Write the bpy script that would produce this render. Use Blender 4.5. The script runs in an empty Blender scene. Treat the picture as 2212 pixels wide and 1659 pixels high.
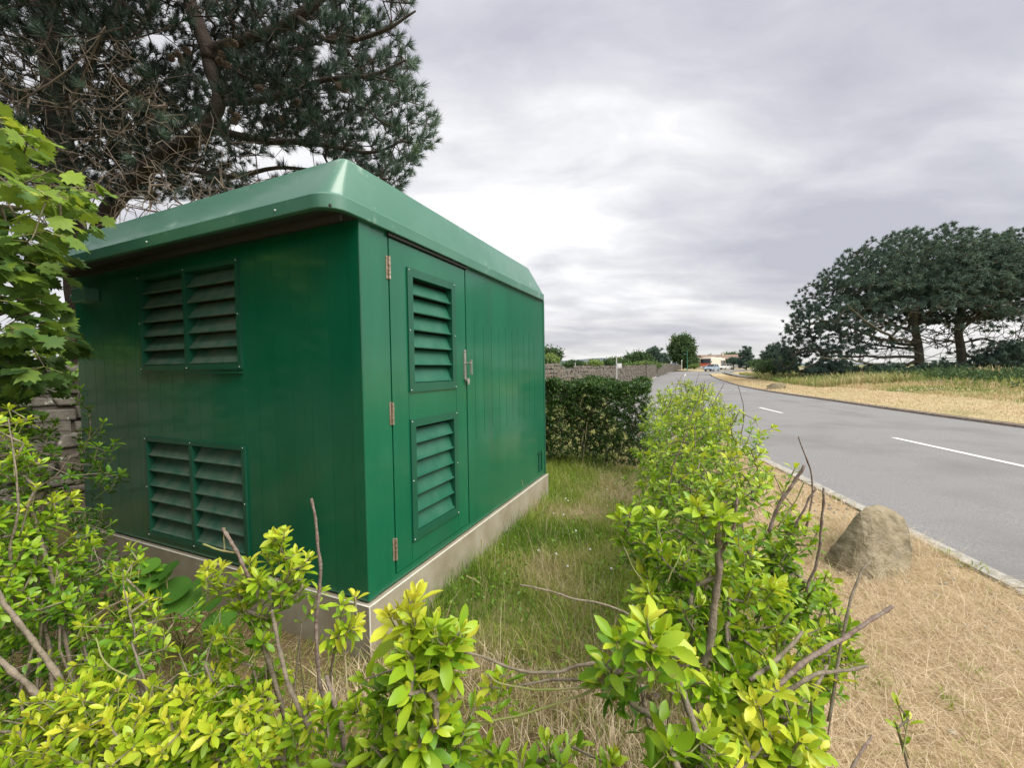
import bpy, math, random
import numpy as np
from mathutils import Matrix, Vector
from mathutils.noise import noise as mnoise
random.seed(7); RNG = np.random.default_rng(7)
S = bpy.context.scene; COL = S.collection
PI = math.pi

# ------------------------------------------------------------------ camera
FPX, PIT, ROL = 885.4, .0354, -.0143
_c, _s, _cr, _sr = math.cos(PIT), math.sin(PIT), math.cos(ROL), math.sin(ROL)
_R = np.array([1, 0, 0.]); _U = np.array([0, _s, _c]); FW = np.array([0, _c, -_s])
RV = _cr*_R + _sr*_U; UV = _cr*_U - _sr*_R
cam = bpy.data.objects.new('camera', bpy.data.cameras.new('camera')); COL.objects.link(cam)
cam.data.sensor_width = 36; cam.data.lens = FPX/2212*36; cam.data.clip_start = .05; cam.data.clip_end = 9000
cam.matrix_world = Matrix(((RV[0], UV[0], -FW[0], 0), (RV[1], UV[1], -FW[1], 0), (RV[2], UV[2], -FW[2], 1.6), (0, 0, 0, 1)))
S.camera = cam

# ------------------------------------------------------------------ world, sun, exposure
SUN_EL, SUN_AZ = math.radians(52), math.radians(118)      # azimuth clockwise from +Y: light comes from the road side, a little behind
W = bpy.data.worlds.new('World'); S.world = W; W.use_nodes = True
def build_world():
    nt = W.node_tree; N = nt.nodes; L = nt.links; N.clear()
    def nd(t, **k):
        n = N.new(t)
        for a, b in k.items(): setattr(n, a, b)
        return n
    def mth(op, a, b=None, c=None):
        n = nd('ShaderNodeMath', operation=op)
        for i, x in enumerate((a, b, c)):
            if x is None: continue
            if isinstance(x, (int, float)): n.inputs[i].default_value = x
            else: L.new(x, n.inputs[i])
        return n.outputs[0]
    out = nd('ShaderNodeOutputWorld'); tc = nd('ShaderNodeTexCoord')
    sky = nd('ShaderNodeTexSky', sky_type='NISHITA'); sky.sun_disc = False
    sky.sun_elevation = SUN_EL; sky.sun_rotation = SUN_AZ; sky.air_density = 1.4; sky.dust_density = 3
    b1 = nd('ShaderNodeBackground'); b1.inputs[1].default_value = .05; L.new(sky.outputs[0], b1.inputs[0])
    sp = nd('ShaderNodeSeparateXYZ'); L.new(tc.outputs['Generated'], sp.inputs[0])
    z = mth('MAXIMUM', sp.outputs[2], 0.0)
    den = mth('ADD', z, .24)
    px = mth('DIVIDE', sp.outputs[0], den); py = mth('DIVIDE', sp.outputs[1], den)
    cb = nd('ShaderNodeCombineXYZ'); L.new(px, cb.inputs[0]); L.new(py, cb.inputs[1])
    mp = nd('ShaderNodeMapping'); mp.inputs['Rotation'].default_value = (0, 0, math.radians(28)); mp.inputs['Scale'].default_value = (.8, 1.5, 1)
    mp.inputs['Location'].default_value = (3.1, 1.7, 0)
    L.new(cb.outputs[0], mp.inputs[0])
    n1 = nd('ShaderNodeTexNoise'); n1.inputs['Scale'].default_value = .8; n1.inputs['Detail'].default_value = 6; n1.inputs['Roughness'].default_value = .42; n1.inputs['Distortion'].default_value = .25
    n2 = nd('ShaderNodeTexNoise'); n2.inputs['Scale'].default_value = 3.0; n2.inputs['Detail'].default_value = 5; n2.inputs['Roughness'].default_value = .55; n2.inputs['Distortion'].default_value = .35
    L.new(mp.outputs[0], n1.inputs[0]); L.new(mp.outputs[0], n2.inputs[0])
    f = mth('ADD', mth('MULTIPLY', n1.outputs[0], .70), mth('MULTIPLY', n2.outputs[0], .30))
    r = nd('ShaderNodeValToRGB'); L.new(f, r.inputs[0])
    e = r.color_ramp.elements
    e[0].position = .38; e[0].color = (.43, .43, .485, 1)
    e[1].position = .62; e[1].color = (.90, .885, .885, 1)
    for p, c in ((.44, (.50, .50, .545)), (.50, (.60, .595, .625)), (.56, (.72, .715, .73))):
        x = r.color_ramp.elements.new(p); x.color = (*c, 1)
    # pale cream strip along the horizon
    hz = nd('ShaderNodeMapRange'); hz.interpolation_type = 'SMOOTHSTEP'; L.new(sp.outputs[2], hz.inputs[0])
    hz.inputs[1].default_value = .0; hz.inputs[2].default_value = .075; hz.inputs[3].default_value = 1; hz.inputs[4].default_value = 0
    mx = nd('ShaderNodeMix', data_type='RGBA'); L.new(mth('MULTIPLY', hz.outputs[0], .65), mx.inputs[0]); L.new(r.outputs[0], mx.inputs[6]); mx.inputs[7].default_value = (.70, .70, .66, 1)
    b2 = nd('ShaderNodeBackground'); b2.inputs[1].default_value = .375
    # thinner, brighter cloud ahead and a little to the left
    gd = nd('ShaderNodeVectorMath', operation='DOT_PRODUCT'); L.new(tc.outputs['Generated'], gd.inputs[0]); gv = Vector((-.05, 1, .62)).normalized(); gd.inputs[1].default_value = gv
    gm = nd('ShaderNodeMapRange'); gm.interpolation_type = 'SMOOTHSTEP'; L.new(gd.outputs['Value'], gm.inputs[0]); gm.inputs[1].default_value = .80; gm.inputs[2].default_value = 1.0; gm.inputs[3].default_value = .385; gm.inputs[4].default_value = .415; L.new(gm.outputs[0], b2.inputs[1]); L.new(mx.outputs[2], b2.inputs[0])
    ms = nd('ShaderNodeMixShader'); ms.inputs[0].default_value = .93
    L.new(b1.outputs[0], ms.inputs[1]); L.new(b2.outputs[0], ms.inputs[2]); L.new(ms.outputs[0], out.inputs[0])
build_world()
sl = bpy.data.lights.new('sun', 'SUN'); sl.energy = 1.5; sl.angle = math.radians(50); sl.color = (1, .96, .88)
so = bpy.data.objects.new('sun', sl); COL.objects.link(so)
_sd = Vector((math.sin(SUN_AZ)*math.cos(SUN_EL), math.cos(SUN_AZ)*math.cos(SUN_EL), math.sin(SUN_EL)))
so.rotation_euler = _sd.to_track_quat('Z', 'Y').to_euler(); so.location = (20, -10, 30)
V = S.view_settings; V.view_transform = 'Standard'; V.look = 'None'; V.gamma = 1; V.use_curve_mapping = False; V.exposure = 1.75
S.cycles.use_denoising = True
S.cycles.max_bounces = 7; S.cycles.transparent_max_bounces = 6; S.cycles.caustics_reflective = False; S.cycles.caustics_refractive = False

# ------------------------------------------------------------------ placing helpers
def smooth(t): t = np.clip(t, 0, 1); return t*t*(3-2*t)
def gz(x, y):                                              # the land rises gently beyond 25 m
    return .6*smooth((np.asarray(y, float)-25)/75)
def ray(u, v):
    d = FW + RV*(u-1106)/FPX - UV*(v-829.5)/FPX
    return d/d[1]
def at(u, v, y): return np.array([0, 0, 1.6]) + ray(u, v)*y
def G(u, v, z0=0):
    d = ray(u, v); lo, hi = .3, 400
    for _ in range(50):
        m = (lo+hi)/2
        if 1.6+d[2]*m > gz(0, m)+z0: lo = m
        else: hi = m
    return np.array([d[0]*lo, lo, float(gz(0, lo))+z0])
def project(Pn):
    q = np.asarray(Pn, float)-np.array([0, 0, 1.6]); dz = q@FW; dz = np.where(dz < .05, .05, dz)
    return 1106+FPX*(q@RV)/dz, 829.5-FPX*(q@UV)/dz, q@FW

# ------------------------------------------------------------------ mesh helpers
def mesh(name, Vt, groups, mats, tint=None, smooth_=False, uv=None):
    """groups: list of (face index array (m,k), material index or array)"""
    me = bpy.data.meshes.new(name); Vt = np.asarray(Vt, np.float32)
    me.vertices.add(len(Vt)); me.vertices.foreach_set('co', Vt.ravel())
    groups = [(np.asarray(g, np.int32), m) for g, m in groups if len(g)]
    li = np.concatenate([g.ravel() for g, _ in groups]); tot = np.concatenate([np.full(len(g), g.shape[1], np.int32) for g, _ in groups])
    mi = np.concatenate([np.full(len(g), m, np.int32) if np.isscalar(m) else np.asarray(m, np.int32) for g, m in groups])
    st = np.concatenate([[0], np.cumsum(tot)[:-1]]).astype(np.int32)
    me.loops.add(len(li)); me.loops.foreach_set('vertex_index', li)
    me.polygons.add(len(tot)); me.polygons.foreach_set('loop_start', st); me.polygons.foreach_set('loop_total', tot)
    for m in (mats if isinstance(mats, (list, tuple)) else [mats]): me.materials.append(m)
    me.polygons.foreach_set('material_index', mi)
    me.polygons.foreach_set('use_smooth', np.full(len(tot), bool(smooth_)))
    if tint is not None:
        a = me.attributes.new('tint', 'FLOAT', 'POINT'); a.data.foreach_set('value', np.asarray(tint, np.float32))
    if uv is not None:
        l = me.uv_layers.new(name='UVMap'); l.data.foreach_set('uv', np.asarray(uv, np.float32)[li].ravel())
    me.update(calc_edges=True); me.validate()
    return me
def link(name, me, parent=None, loc=None):
    o = bpy.data.objects.new(name, me); COL.objects.link(o)
    if parent is not None: o.parent = parent
    if loc is not None: o.location = loc
    return o
def tag(o, label=None, cat=None, group=None, kind=None):
    if label: o['label'] = label
    if cat: o['category'] = cat
    if group: o['group'] = group
    if kind: o['kind'] = kind
    return o
def empty(name, loc=(0, 0, 0), rz=0, label=None, cat=None, group=None, kind=None, parent=None):
    o = bpy.data.objects.new(name, None); COL.objects.link(o); o.location = loc; o.rotation_euler = (0, 0, rz); o.empty_display_size = .1
    if parent is not None: o.parent = parent
    return tag(o, label, cat, group, kind)
class MB:
    def __init__(s): s.V = []; s.F = {}; s.n = 0; s.T = []
    def add(s, Vt, faces, m=0, tint=0.):
        Vt = np.asarray(Vt, float).reshape(-1, 3)
        for f in faces:
            f = np.asarray(f, int)
            if f.ndim == 1: f = f[None]
            s.F.setdefault((f.shape[1], m), []).append(f+s.n)
        s.V.append(Vt); s.T.append(np.full(len(Vt), tint) if np.isscalar(tint) else tint); s.n += len(Vt); return s
    def box(s, lo, hi, m=0, tint=0., X=None):
        (a, b, c), (d, e, f) = lo, hi
        Vt = np.array([(a, b, c), (d, b, c), (d, e, c), (a, e, c), (a, b, f), (d, b, f), (d, e, f), (a, e, f)], float)
        if X is not None: Vt = Vt@X[0].T+X[1]
        return s.add(Vt, [[(0, 3, 2, 1), (4, 5, 6, 7), (0, 1, 5, 4), (1, 2, 6, 5), (2, 3, 7, 6), (3, 0, 4, 7)]], m, tint)
    def prism(s, poly, lo, hi, axis=1, m=0, scale_hi=None):   # poly: 2D points; extruded along axis
        k = len(poly); A = []
        for h in (lo, hi):
            for p in poly:
                q = [p[0], p[1]]; q.insert(axis, h); A.append(q)
        side = [(i, (i+1) % k, k+(i+1) % k, k+i) for i in range(k)]
        s.add(A, [side], m); s.F.setdefault((k, m), []).append(np.array([list(range(k))[::-1]])+s.n-2*k)
        s.F.setdefault((k, m), []).append(np.array([list(range(k, 2*k))])+s.n-2*k); return s
    def tube(s, P_, r, sides=6, m=0, cap=True, tint=0.):
        P_ = np.asarray(P_, float); n = len(P_); r = np.broadcast_to(np.asarray(r, float), (n,))
        T = np.gradient(P_, axis=0); T /= np.linalg.norm(T, axis=1)[:, None]+1e-9
        up = np.array([0, 0, 1.]) if abs(T[0][2]) < .9 else np.array([1., 0, 0]); R = []
        x = np.cross(up, T[0]); x /= np.linalg.norm(x)
        an = np.arange(sides)*2*PI/sides
        for i in range(n):
            x = x-T[i]*(x@T[i]); x /= np.linalg.norm(x); y = np.cross(T[i], x)
            R.append(P_[i]+r[i]*(np.cos(an)[:, None]*x+np.sin(an)[:, None]*y))
        F = [(i*sides+j, i*sides+(j+1) % sides, (i+1)*sides+(j+1) % sides, (i+1)*sides+j) for i in range(n-1) for j in range(sides)]
        s.add(np.concatenate(R), [F], m, tint)
        if cap:
            s.F.setdefault((sides, m), []).append(np.array([list(range(sides))[::-1]])+s.n-n*sides)
            s.F.setdefault((sides, m), []).append(np.array([list(range(sides))])+s.n-sides)
        return s
    def ball(s, c, r, seg=8, rings=5, m=0, tint=0.):
        r = np.broadcast_to(np.asarray(r, float), (3,)); A = [(0, 0, -1)]
        for i in range(1, rings):
            a = -PI/2+PI*i/rings
            for j in range(seg): A.append((math.cos(a)*math.cos(2*PI*j/seg), math.cos(a)*math.sin(2*PI*j/seg), math.sin(a)))
        A.append((0, 0, 1)); A = np.array(A)*r+np.asarray(c); l = len(A)-1
        q = [(1+i*seg+j, 1+i*seg+(j+1) % seg, 1+(i+1)*seg+(j+1) % seg, 1+(i+1)*seg+j) for i in range(rings-2) for j in range(seg)]
        t = [(0, 1+(j+1) % seg, 1+j) for j in range(seg)]+[(l, 1+(rings-2)*seg+j, 1+(rings-2)*seg+(j+1) % seg) for j in range(seg)]
        s.add(A, [t], m, tint); s.F.setdefault((4, m), []).append(np.array(q)+s.n-len(A)) if q else None
        return s
    def me(s, name, mats, smooth_=False):
        return mesh(name, np.concatenate(s.V), [(np.concatenate(f), k[1]) for k, f in s.F.items()], mats, np.concatenate(s.T), smooth_)
    def build(s, name, mats, parent=None, smooth_=False, bevel=0, loc=None):
        o = link(name, s.me(name, mats, smooth_), parent, loc)
        if bevel:
            b = o.modifiers.new('bevel', 'BEVEL'); b.width = bevel; b.segments = 2; b.limit_method = 'ANGLE'; b.angle_limit = math.radians(40)
        return o
def scatter(tpl, M, pos):
    Vt, Fs = tpl; N = len(pos); k = len(Vt)
    A = (np.einsum('nij,kj->nki', M, Vt)+pos[:, None, :]).reshape(-1, 3)
    off = (np.arange(N)*k)[:, None, None]
    return A, [((np.asarray(f)[None]+off).reshape(-1, len(f[0]))) for f in Fs], k
def norm(a): return a/(np.linalg.norm(a, axis=-1, keepdims=True)+1e-9)
def frames(d, n, size):
    d = norm(d); n = norm(n-(n*d).sum(-1, keepdims=True)*d); x = np.cross(d, n)
    return np.stack([x, d, n], axis=-1)*np.asarray(size).reshape(-1, 1, 1)
def rdir(n, up=0.): v = RNG.normal(size=(n, 3)); v[:, 2] += up; return norm(v)

# ------------------------------------------------------------------ materials
def mat(name, col, rough=.7, spec=.5, col2=None, scale=8, lo=.35, hi=.65, bump=0, bscale=None, coat=0, metal=0, emit=None, detail=5, col3=None, scale3=2, lo3=.5, hi3=.7, stretch=None, tr=0, bdist=.02):
    m = bpy.data.materials.new(name); m.use_nodes = True; nt = m.node_tree; N = nt.nodes; L = nt.links
    b = N['Principled BSDF']; b.inputs['Base Color'].default_value = (*col, 1); b.inputs['Roughness'].default_value = rough
    b.inputs['Specular IOR Level'].default_value = spec; b.inputs['Metallic'].default_value = metal
    if coat: b.inputs['Coat Weight'].default_value = coat; b.inputs['Coat Roughness'].default_value = .10
    g = N.new('ShaderNodeNewGeometry'); vec = g.outputs['Position']
    if stretch:
        mp = N.new('ShaderNodeMapping'); mp.inputs['Scale'].default_value = stretch; L.new(vec, mp.inputs[0]); vec = mp.outputs[0]
    def nz(sc, dt=detail):
        n = N.new('ShaderNodeTexNoise'); n.inputs['Scale'].default_value = sc; n.inputs['Detail'].default_value = dt; n.inputs['Roughness'].default_value = .6; L.new(vec, n.inputs['Vector']); return n.outputs[0]
    def mixc(f, lo_, hi_, A, B):
        r = N.new('ShaderNodeMapRange'); L.new(f, r.inputs[0]); r.inputs[1].default_value = lo_; r.inputs[2].default_value = hi_
        x = N.new('ShaderNodeMix'); x.data_type = 'RGBA'; L.new(r.outputs[0], x.inputs[0])
        if isinstance(A, tuple): x.inputs[6].default_value = (*A, 1)
        else: L.new(A, x.inputs[6])
        x.inputs[7].default_value = (*B, 1); return x.outputs[2]
    c = col
    if col2: c = mixc(nz(scale), lo, hi, c, col2)
    if col3: c = mixc(nz(scale3), lo3, hi3, c, col3)
    if not isinstance(c, tuple): L.new(c, b.inputs['Base Color'])
    if bump:
        bp = N.new('ShaderNodeBump'); bp.inputs['Strength'].default_value = bump; bp.inputs['Distance'].default_value = bdist; L.new(nz(bscale or scale*2), bp.inputs['Height']); L.new(bp.outputs[0], b.inputs['Normal'])
    return m
def leafmat(name, stops, rough=.45, tr=.3, spec=.4, vein=False):
    """stops: (tint, colour) pairs, driven by each leaf's own tint"""
    m = bpy.data.materials.new(name); m.use_nodes = True; nt = m.node_tree; N = nt.nodes; L = nt.links
    b = N['Principled BSDF']; b.inputs['Roughness'].default_value = rough; b.inputs['Specular IOR Level'].default_value = spec
    a = N.new('ShaderNodeAttribute'); a.attribute_name = 'tint'
    g = N.new('ShaderNodeNewGeometry'); n = N.new('ShaderNodeTexNoise'); n.inputs['Scale'].default_value = 26; n.inputs['Detail'].default_value = 3; L.new(g.outputs['Position'], n.inputs['Vector'])
    ad = N.new('ShaderNodeMath'); ad.operation = 'MULTIPLY_ADD'; L.new(n.outputs[0], ad.inputs[0]); ad.inputs[1].default_value = .22; L.new(a.outputs['Fac'], ad.inputs[2])
    sb = N.new('ShaderNodeMath'); sb.operation = 'SUBTRACT'; L.new(ad.outputs[0], sb.inputs[0]); sb.inputs[1].default_value = .11
    r = N.new('ShaderNodeValToRGB'); L.new(sb.outputs[0], r.inputs[0]); e = r.color_ramp.elements
    e[0].position = stops[0][0]; e[0].color = (*stops[0][1], 1); e[1].position = stops[-1][0]; e[1].color = (*stops[-1][1], 1)
    for p, c in stops[1:-1]: r.color_ramp.elements.new(p).color = (*c, 1)
    c = r.outputs[0]
    n2 = N.new('ShaderNodeTexNoise'); n2.inputs['Scale'].default_value = 75; n2.inputs['Detail'].default_value = 2; L.new(g.outputs['Position'], n2.inputs['Vector'])
    rr = N.new('ShaderNodeMapRange'); L.new(n2.outputs[0], rr.inputs[0]); rr.inputs[1].default_value = .66; rr.inputs[2].default_value = .74; rr.inputs[4].default_value = .6
    mx = N.new('ShaderNodeMix'); mx.data_type = 'RGBA'; L.new(rr.outputs[0], mx.inputs[0]); L.new(c, mx.inputs[6]); mx.inputs[7].default_value = (.26, .17, .06, 1); c = mx.outputs[2]
    L.new(c, b.inputs['Base Color'])
    if tr:
        t = N.new('ShaderNodeBsdfTranslucent'); hs = N.new('ShaderNodeHueSaturation'); hs.inputs['Value'].default_value = 1.25; hs.inputs['Hue'].default_value = .485
        L.new(c, hs.inputs['Color']); L.new(hs.outputs[0], t.inputs[0])
        ms = N.new('ShaderNodeMixShader'); ms.inputs[0].default_value = tr; L.new(b.outputs[0], ms.inputs[1]); L.new(t.outputs[0], ms.inputs[2]); L.new(ms.outputs[0], N['Material Output'].inputs[0])
    return m
M = {}
EUO = [(0., (.030, .095, .012)), (.3, (.09, .23, .016)), (.52, (.19, .37, .018)), (.76, (.37, .52, .025)), (1., (.64, .64, .06))]
M['euo'] = leafmat('spindle_leaf', EUO, .38, .30, .45)
M['hedge'] = leafmat('hedge_leaf', [(0, (.022, .055, .014)), (.5, (.06, .14, .028)), (1, (.20, .32, .06))], .42, .2, .45)
M['maple'] = leafmat('sycamore_leaf', [(0, (.045, .10, .03)), (.4, (.11, .21, .045)), (.75, (.28, .40, .04)), (1, (.50, .52, .06))], .5, .35, .35)
M['ivy'] = leafmat('ivy_leaf', [(0, (.05, .13, .02)), (.5, (.16, .30, .03)), (1, (.38, .48, .06))], .45, .25)
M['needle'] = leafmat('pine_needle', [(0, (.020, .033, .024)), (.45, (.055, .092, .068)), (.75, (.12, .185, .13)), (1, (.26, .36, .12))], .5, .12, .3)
M['farpine'] = leafmat('far_pine_needle', [(0, (.055, .092, .075)), (.5, (.10, .158, .122)), (1, (.21, .30, .19))], .7, .12, .2)  # needle colours lifted so they carry the lens veil over the far pines
M['farleaf'] = leafmat('far_leaf', [(0, (.04, .08, .035)), (.5, (.085, .15, .06)), (1, (.26, .36, .09))], .7, .2, .2)
M['grass'] = leafmat('grass_blade', [(0, (.10, .21, .02)), (.3, (.24, .36, .04)), (.5, (.40, .42, .12)), (.75, (.54, .44, .28)), (1, (.77, .66, .49))], .6, .3, .2)
M['heath'] = leafmat('heath_blade', [(0, (.075, .13, .04)), (.35, (.24, .31, .09)), (.65, (.52, .45, .24)), (1, (.66, .54, .36))], .8, .2, .1)
M['bark'] = mat('shrub_bark', (.30, .25, .19), .85, .2, (.16, .14, .10), 30, bump=.5, bscale=90)
M['twig'] = mat('green_twig', (.22, .27, .07), .7, .2, (.30, .27, .14), 18)
M['drybark'] = mat('dry_brown_bark', (.16, .11, .09), .85, .2, (.30, .25, .21), 40, bump=.5, bscale=120)
M['pinebark'] = mat('pine_bark', (.095, .075, .062), .9, .15, (.06, .048, .04), 9, bump=.8, bscale=22, bdist=.05)
M['deadtwig'] = mat('dead_twig', (.26, .215, .17), .9, .1, (.15, .12, .095), 6)
M['cone'] = mat('pine_cone', (.20, .15, .11), .85, .2, (.10, .075, .055), 60, bump=.8, bscale=90)
M['farbark'] = mat('far_pine_bark', (.14, .12, .10), .9, .1, (.09, .095, .06), 2)
# gloss paint of the cabinet, with weathering
def paint(name, base, rough, wear=.0, coat=.5, streak=.2):
    m = mat(name, base, rough, .5, tuple(min(1, c*1.25+.006) for c in base), 3.0, .4, .75, bump=.04, bscale=5, coat=coat, col3=tuple(c*.5+.13*wear+.02 for c in base) if wear else None, scale3=3.4, lo3=.58, hi3=.95, stretch=(1, 1, .16), bdist=.02)
    return m
M['green'] = paint('gloss_green_grp', (.0006, .108, .051), .30, coat=.55, wear=.09)
M['green_frame'] = paint('satin_green_grp', (.008, .082, .046), .36, coat=.1)
M['green_roof'] = mat('weathered_green_roof', (.035, .155, .095), .42, .7, (.07, .20, .14), 2.2, .4, .8, bump=.03, bscale=6, coat=.4, col3=(.26, .38, .30), scale3=6, lo3=.62, hi3=.78)
M['slat'] = mat('dusty_slat', (.035, .115, .078), .6, .3, (.12, .16, .12), 9, .35, .7)
M['slat_door'] = mat('door_slat', (.010, .105, .06), .4, .5, (.04, .15, .095), 7, .4, .8)
M['seam'] = mat('panel_seam', (.004, .10, .05), .3, .5)
M['dark'] = mat('dark_void', (.008, .009, .008), .9, .1)
M['rubber'] = mat('black_seal', (.03, .03, .028), .7, .3)
M['mesh'] = mat('insect_mesh', (.03, .035, .03), .8, .2, (.06, .06, .05), 200)
M['conc'] = mat('render_plinth', (.36, .33, .26), .85, .2, (.25, .21, .14), 5, .3, .75, bump=.15, bscale=60, col3=(.20, .20, .13), scale3=2.2, lo3=.58, hi3=.8, bdist=.005)
M['whitestrip'] = mat('white_edge_bead', (.72, .70, .63), .6, .3, (.45, .42, .33), 20, .5, .8)
M['steel'] = mat('brushed_steel', (.55, .54, .50), .35, .5, metal=.8)
M['hinge'] = mat('hinge_metal', (.45, .38, .30), .5, .5, (.25, .17, .11), 60, metal=.5)
M['trim2'] = mat('dark_joint', (.10, .10, .10), .9)
M['rivet'] = mat('rivet', (.7, .75, .7), .4)
M['asphalt'] = mat('worn_asphalt', (.15, .148, .15), .9, .25, (.30, .297, .295), 70, .3, .7, bump=.6, bscale=180, col3=(.175, .172, .17), scale3=.5, lo3=.48, hi3=.72, bdist=.006, detail=8)
M['pave'] = mat('pavement_asphalt', (.23, .22, .21), .9, .2, (.18, .175, .17), 3)
M['line'] = mat('white_road_paint', (.72, .72, .68), .7, .2, (.50, .50, .48), 40, .5, .8)
M['kerb'] = mat('kerb_concrete', (.44, .42, .38), .9, .2, (.25, .24, .21), 14, bump=.3, bscale=80, bdist=.005)
M['fkerb'] = mat('far_kerb_stone', (.34, .28, .22), .9, .2, (.22, .18, .15), 6)
M['stone1'] = mat('wall_granite', (.105, .095, .082), .9, .2, (.22, .20, .17), 7, bump=.6, bscale=30, col3=(.42, .43, .36), scale3=11, lo3=.63, hi3=.68)
M['stone2'] = mat('wall_stone_brown', (.21, .175, .14), .9, .2, (.13, .11, .09), 5, bump=.6, bscale=30, col3=(.40, .40, .34), scale3=9, lo3=.66, hi3=.72)
M['mortar'] = mat('wall_mortar', (.085, .075, .065), .95, .1, (.13, .115, .10), 8, bump=.5, bscale=30)
M['boulder'] = mat('boulder_rock', (.22, .185, .115), .9, .2, (.33, .285, .20), 9, .35, .7, bump=.8, bscale=22, col3=(.125, .11, .07), scale3=4.2, lo3=.52, hi3=.72, stretch=(1, 1, 1.5), bdist=.03)
M['umbel'] = leafmat('round_leaf', [(0, (.05, .14, .02)), (1, (.11, .26, .03))], .5, .3, .3)
M['hill'] = mat('distant_hill', (.13, .16, .19), 1, 0, (.17, .20, .22), .01)
M['white'] = mat('white_paint', (.75, .74, .71), .4, .4)
M['cream'] = mat('cream_paint', (.74, .70, .62), .4, .4, (.72, .62, .45), .6)
M['red'] = mat('red_bus_paint', (.62, .12, .07), .35, .5)
M['glass'] = mat('dark_glass', (.02, .025, .03), .08, .8)
M['tyre'] = mat('tyre', (.02, .02, .02), .8)
M['silverblue'] = mat('pale_blue_car_paint', (.36, .46, .54), .3, .5, metal=.3)
M['silver'] = mat('silver_panel', (.42, .43, .44), .4, .5, metal=.3)
M['lampw'] = mat('headlamp_glass', (.8, .82, .85), .1, .8)
M['trim'] = mat('dark_trim', (.04, .04, .045), .5)
M['rooftile'] = mat('brown_roof_tiles', (.23, .165, .13), .9, .1, (.28, .21, .17), 1.5)
M['redroof'] = mat('red_roof_tiles', (.34, .15, .10), .9, .1)
M['render'] = mat('pale_render', (.66, .62, .53), .9, .1)
M['lampgreen'] = mat('green_post_paint', (.05, .22, .17), .5)
M['greypole'] = mat('pale_grey_pole', (.50, .50, .49), .5)
M['sign'] = mat('sign_face', (.70, .71, .72), .5, .3, (.50, .53, .56), 6, .5, .7)

# land: straw verge, green lawn and brown needle litter by place
CX, CY, TH = -.8136, 2.2394, .4127
DS = np.array([math.sin(TH), math.cos(TH)]); NB = np.array([math.cos(TH), -math.sin(TH)])   # along the door side, out from the door side
def landmat():
    m = bpy.data.materials.new('land'); m.use_nodes = True; nt = m.node_tree; N = nt.nodes; L = nt.links; b = N['Principled BSDF']; b.inputs['Roughness'].default_value = .95; b.inputs['Specular IOR Level'].default_value = .1
    g = N.new('ShaderNodeNewGeometry')
    def dot(v, off, amp=0, sc=2):
        d = N.new('ShaderNodeVectorMath'); d.operation = 'DOT_PRODUCT'; L.new(g.outputs['Position'], d.inputs[0]); d.inputs[1].default_value = (v[0], v[1], 0)
        a = N.new('ShaderNodeMath'); a.operation = 'SUBTRACT'; L.new(d.outputs['Value'], a.inputs[0]); a.inputs[1].default_value = off
        n = N.new('ShaderNodeTexNoise'); n.inputs['Scale'].default_value = sc; n.inputs['Detail'].default_value = 6; L.new(g.outputs['Position'], n.inputs['Vector'])
        c = N.new('ShaderNodeMath'); c.operation = 'MULTIPLY_ADD'; L.new(n.outputs[0], c.inputs[0]); c.inputs[1].default_value = amp; L.new(a.outputs[0], c.inputs[2]); return c.outputs[0]
    def step(x, lo, hi):
        r = N.new('ShaderNodeMapRange'); L.new(x, r.inputs[0]); r.inputs[1].default_value = lo; r.inputs[2].default_value = hi; return r.outputs[0]
    def nc(A, B, sc, lo=.35, hi=.65):
        n = N.new('ShaderNodeTexNoise'); n.inputs['Scale'].default_value = sc; n.inputs['Detail'].default_value = 8; n.inputs['Roughness'].default_value = .7; L.new(g.outputs['Position'], n.inputs['Vector'])
        return mixn(step(n.outputs[0], lo, hi), A, B)
    def mixn(f, A, B):
        x = N.new('ShaderNodeMix'); x.data_type = 'RGBA'
        for i, q in ((0, f), (6, A), (7, B)):
            if isinstance(q, tuple): x.inputs[i].default_value = (*q, 1)
            else: L.new(q, x.inputs[i])
        return x.outputs[2]
    straw = nc((.46, .35, .21), (.30, .21, .125), 9); straw = nc(straw, (.58, .46, .29), 30, .5, .75)
    litter = nc((.12, .085, .045), (.22, .165, .085), 25); green = nc((.13, .17, .04), (.25, .21, .09), 14)
    t0 = CX*NB[0]+CY*NB[1]; s0 = CX*DS[0]+CY*DS[1]
    c = mixn(step(dot(DS, s0, .8, 2), .3, 1.1), litter, green)
    c = mixn(step(dot(NB, t0, .5, 3), 1.85, 2.15), c, straw)
    L.new(c, b.inputs['Base Color'])
    n = N.new('ShaderNodeTexNoise'); n.inputs['Scale'].default_value = 60; n.inputs['Detail'].default_value = 6; L.new(g.outputs['Position'], n.inputs['Vector'])
    bp = N.new('ShaderNodeBump'); bp.inputs['Strength'].default_value = .7; bp.inputs['Distance'].default_value = .03; L.new(n.outputs[0], bp.inputs['Height']); L.new(bp.outputs[0], b.inputs['Normal'])
    return m
M['land'] = landmat()
M['field'] = mat('dry_heath_land', (.46, .36, .22), .95, .1, (.36, .31, .16), 1.2, .35, .7, col3=(.20, .23, .08), scale3=.5, lo3=.55, hi3=.75, bump=.5, bscale=20)
M['farland'] = mat('far_land', (.30, .27, .12), .95, .1, (.14, .17, .07), .05)

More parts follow.
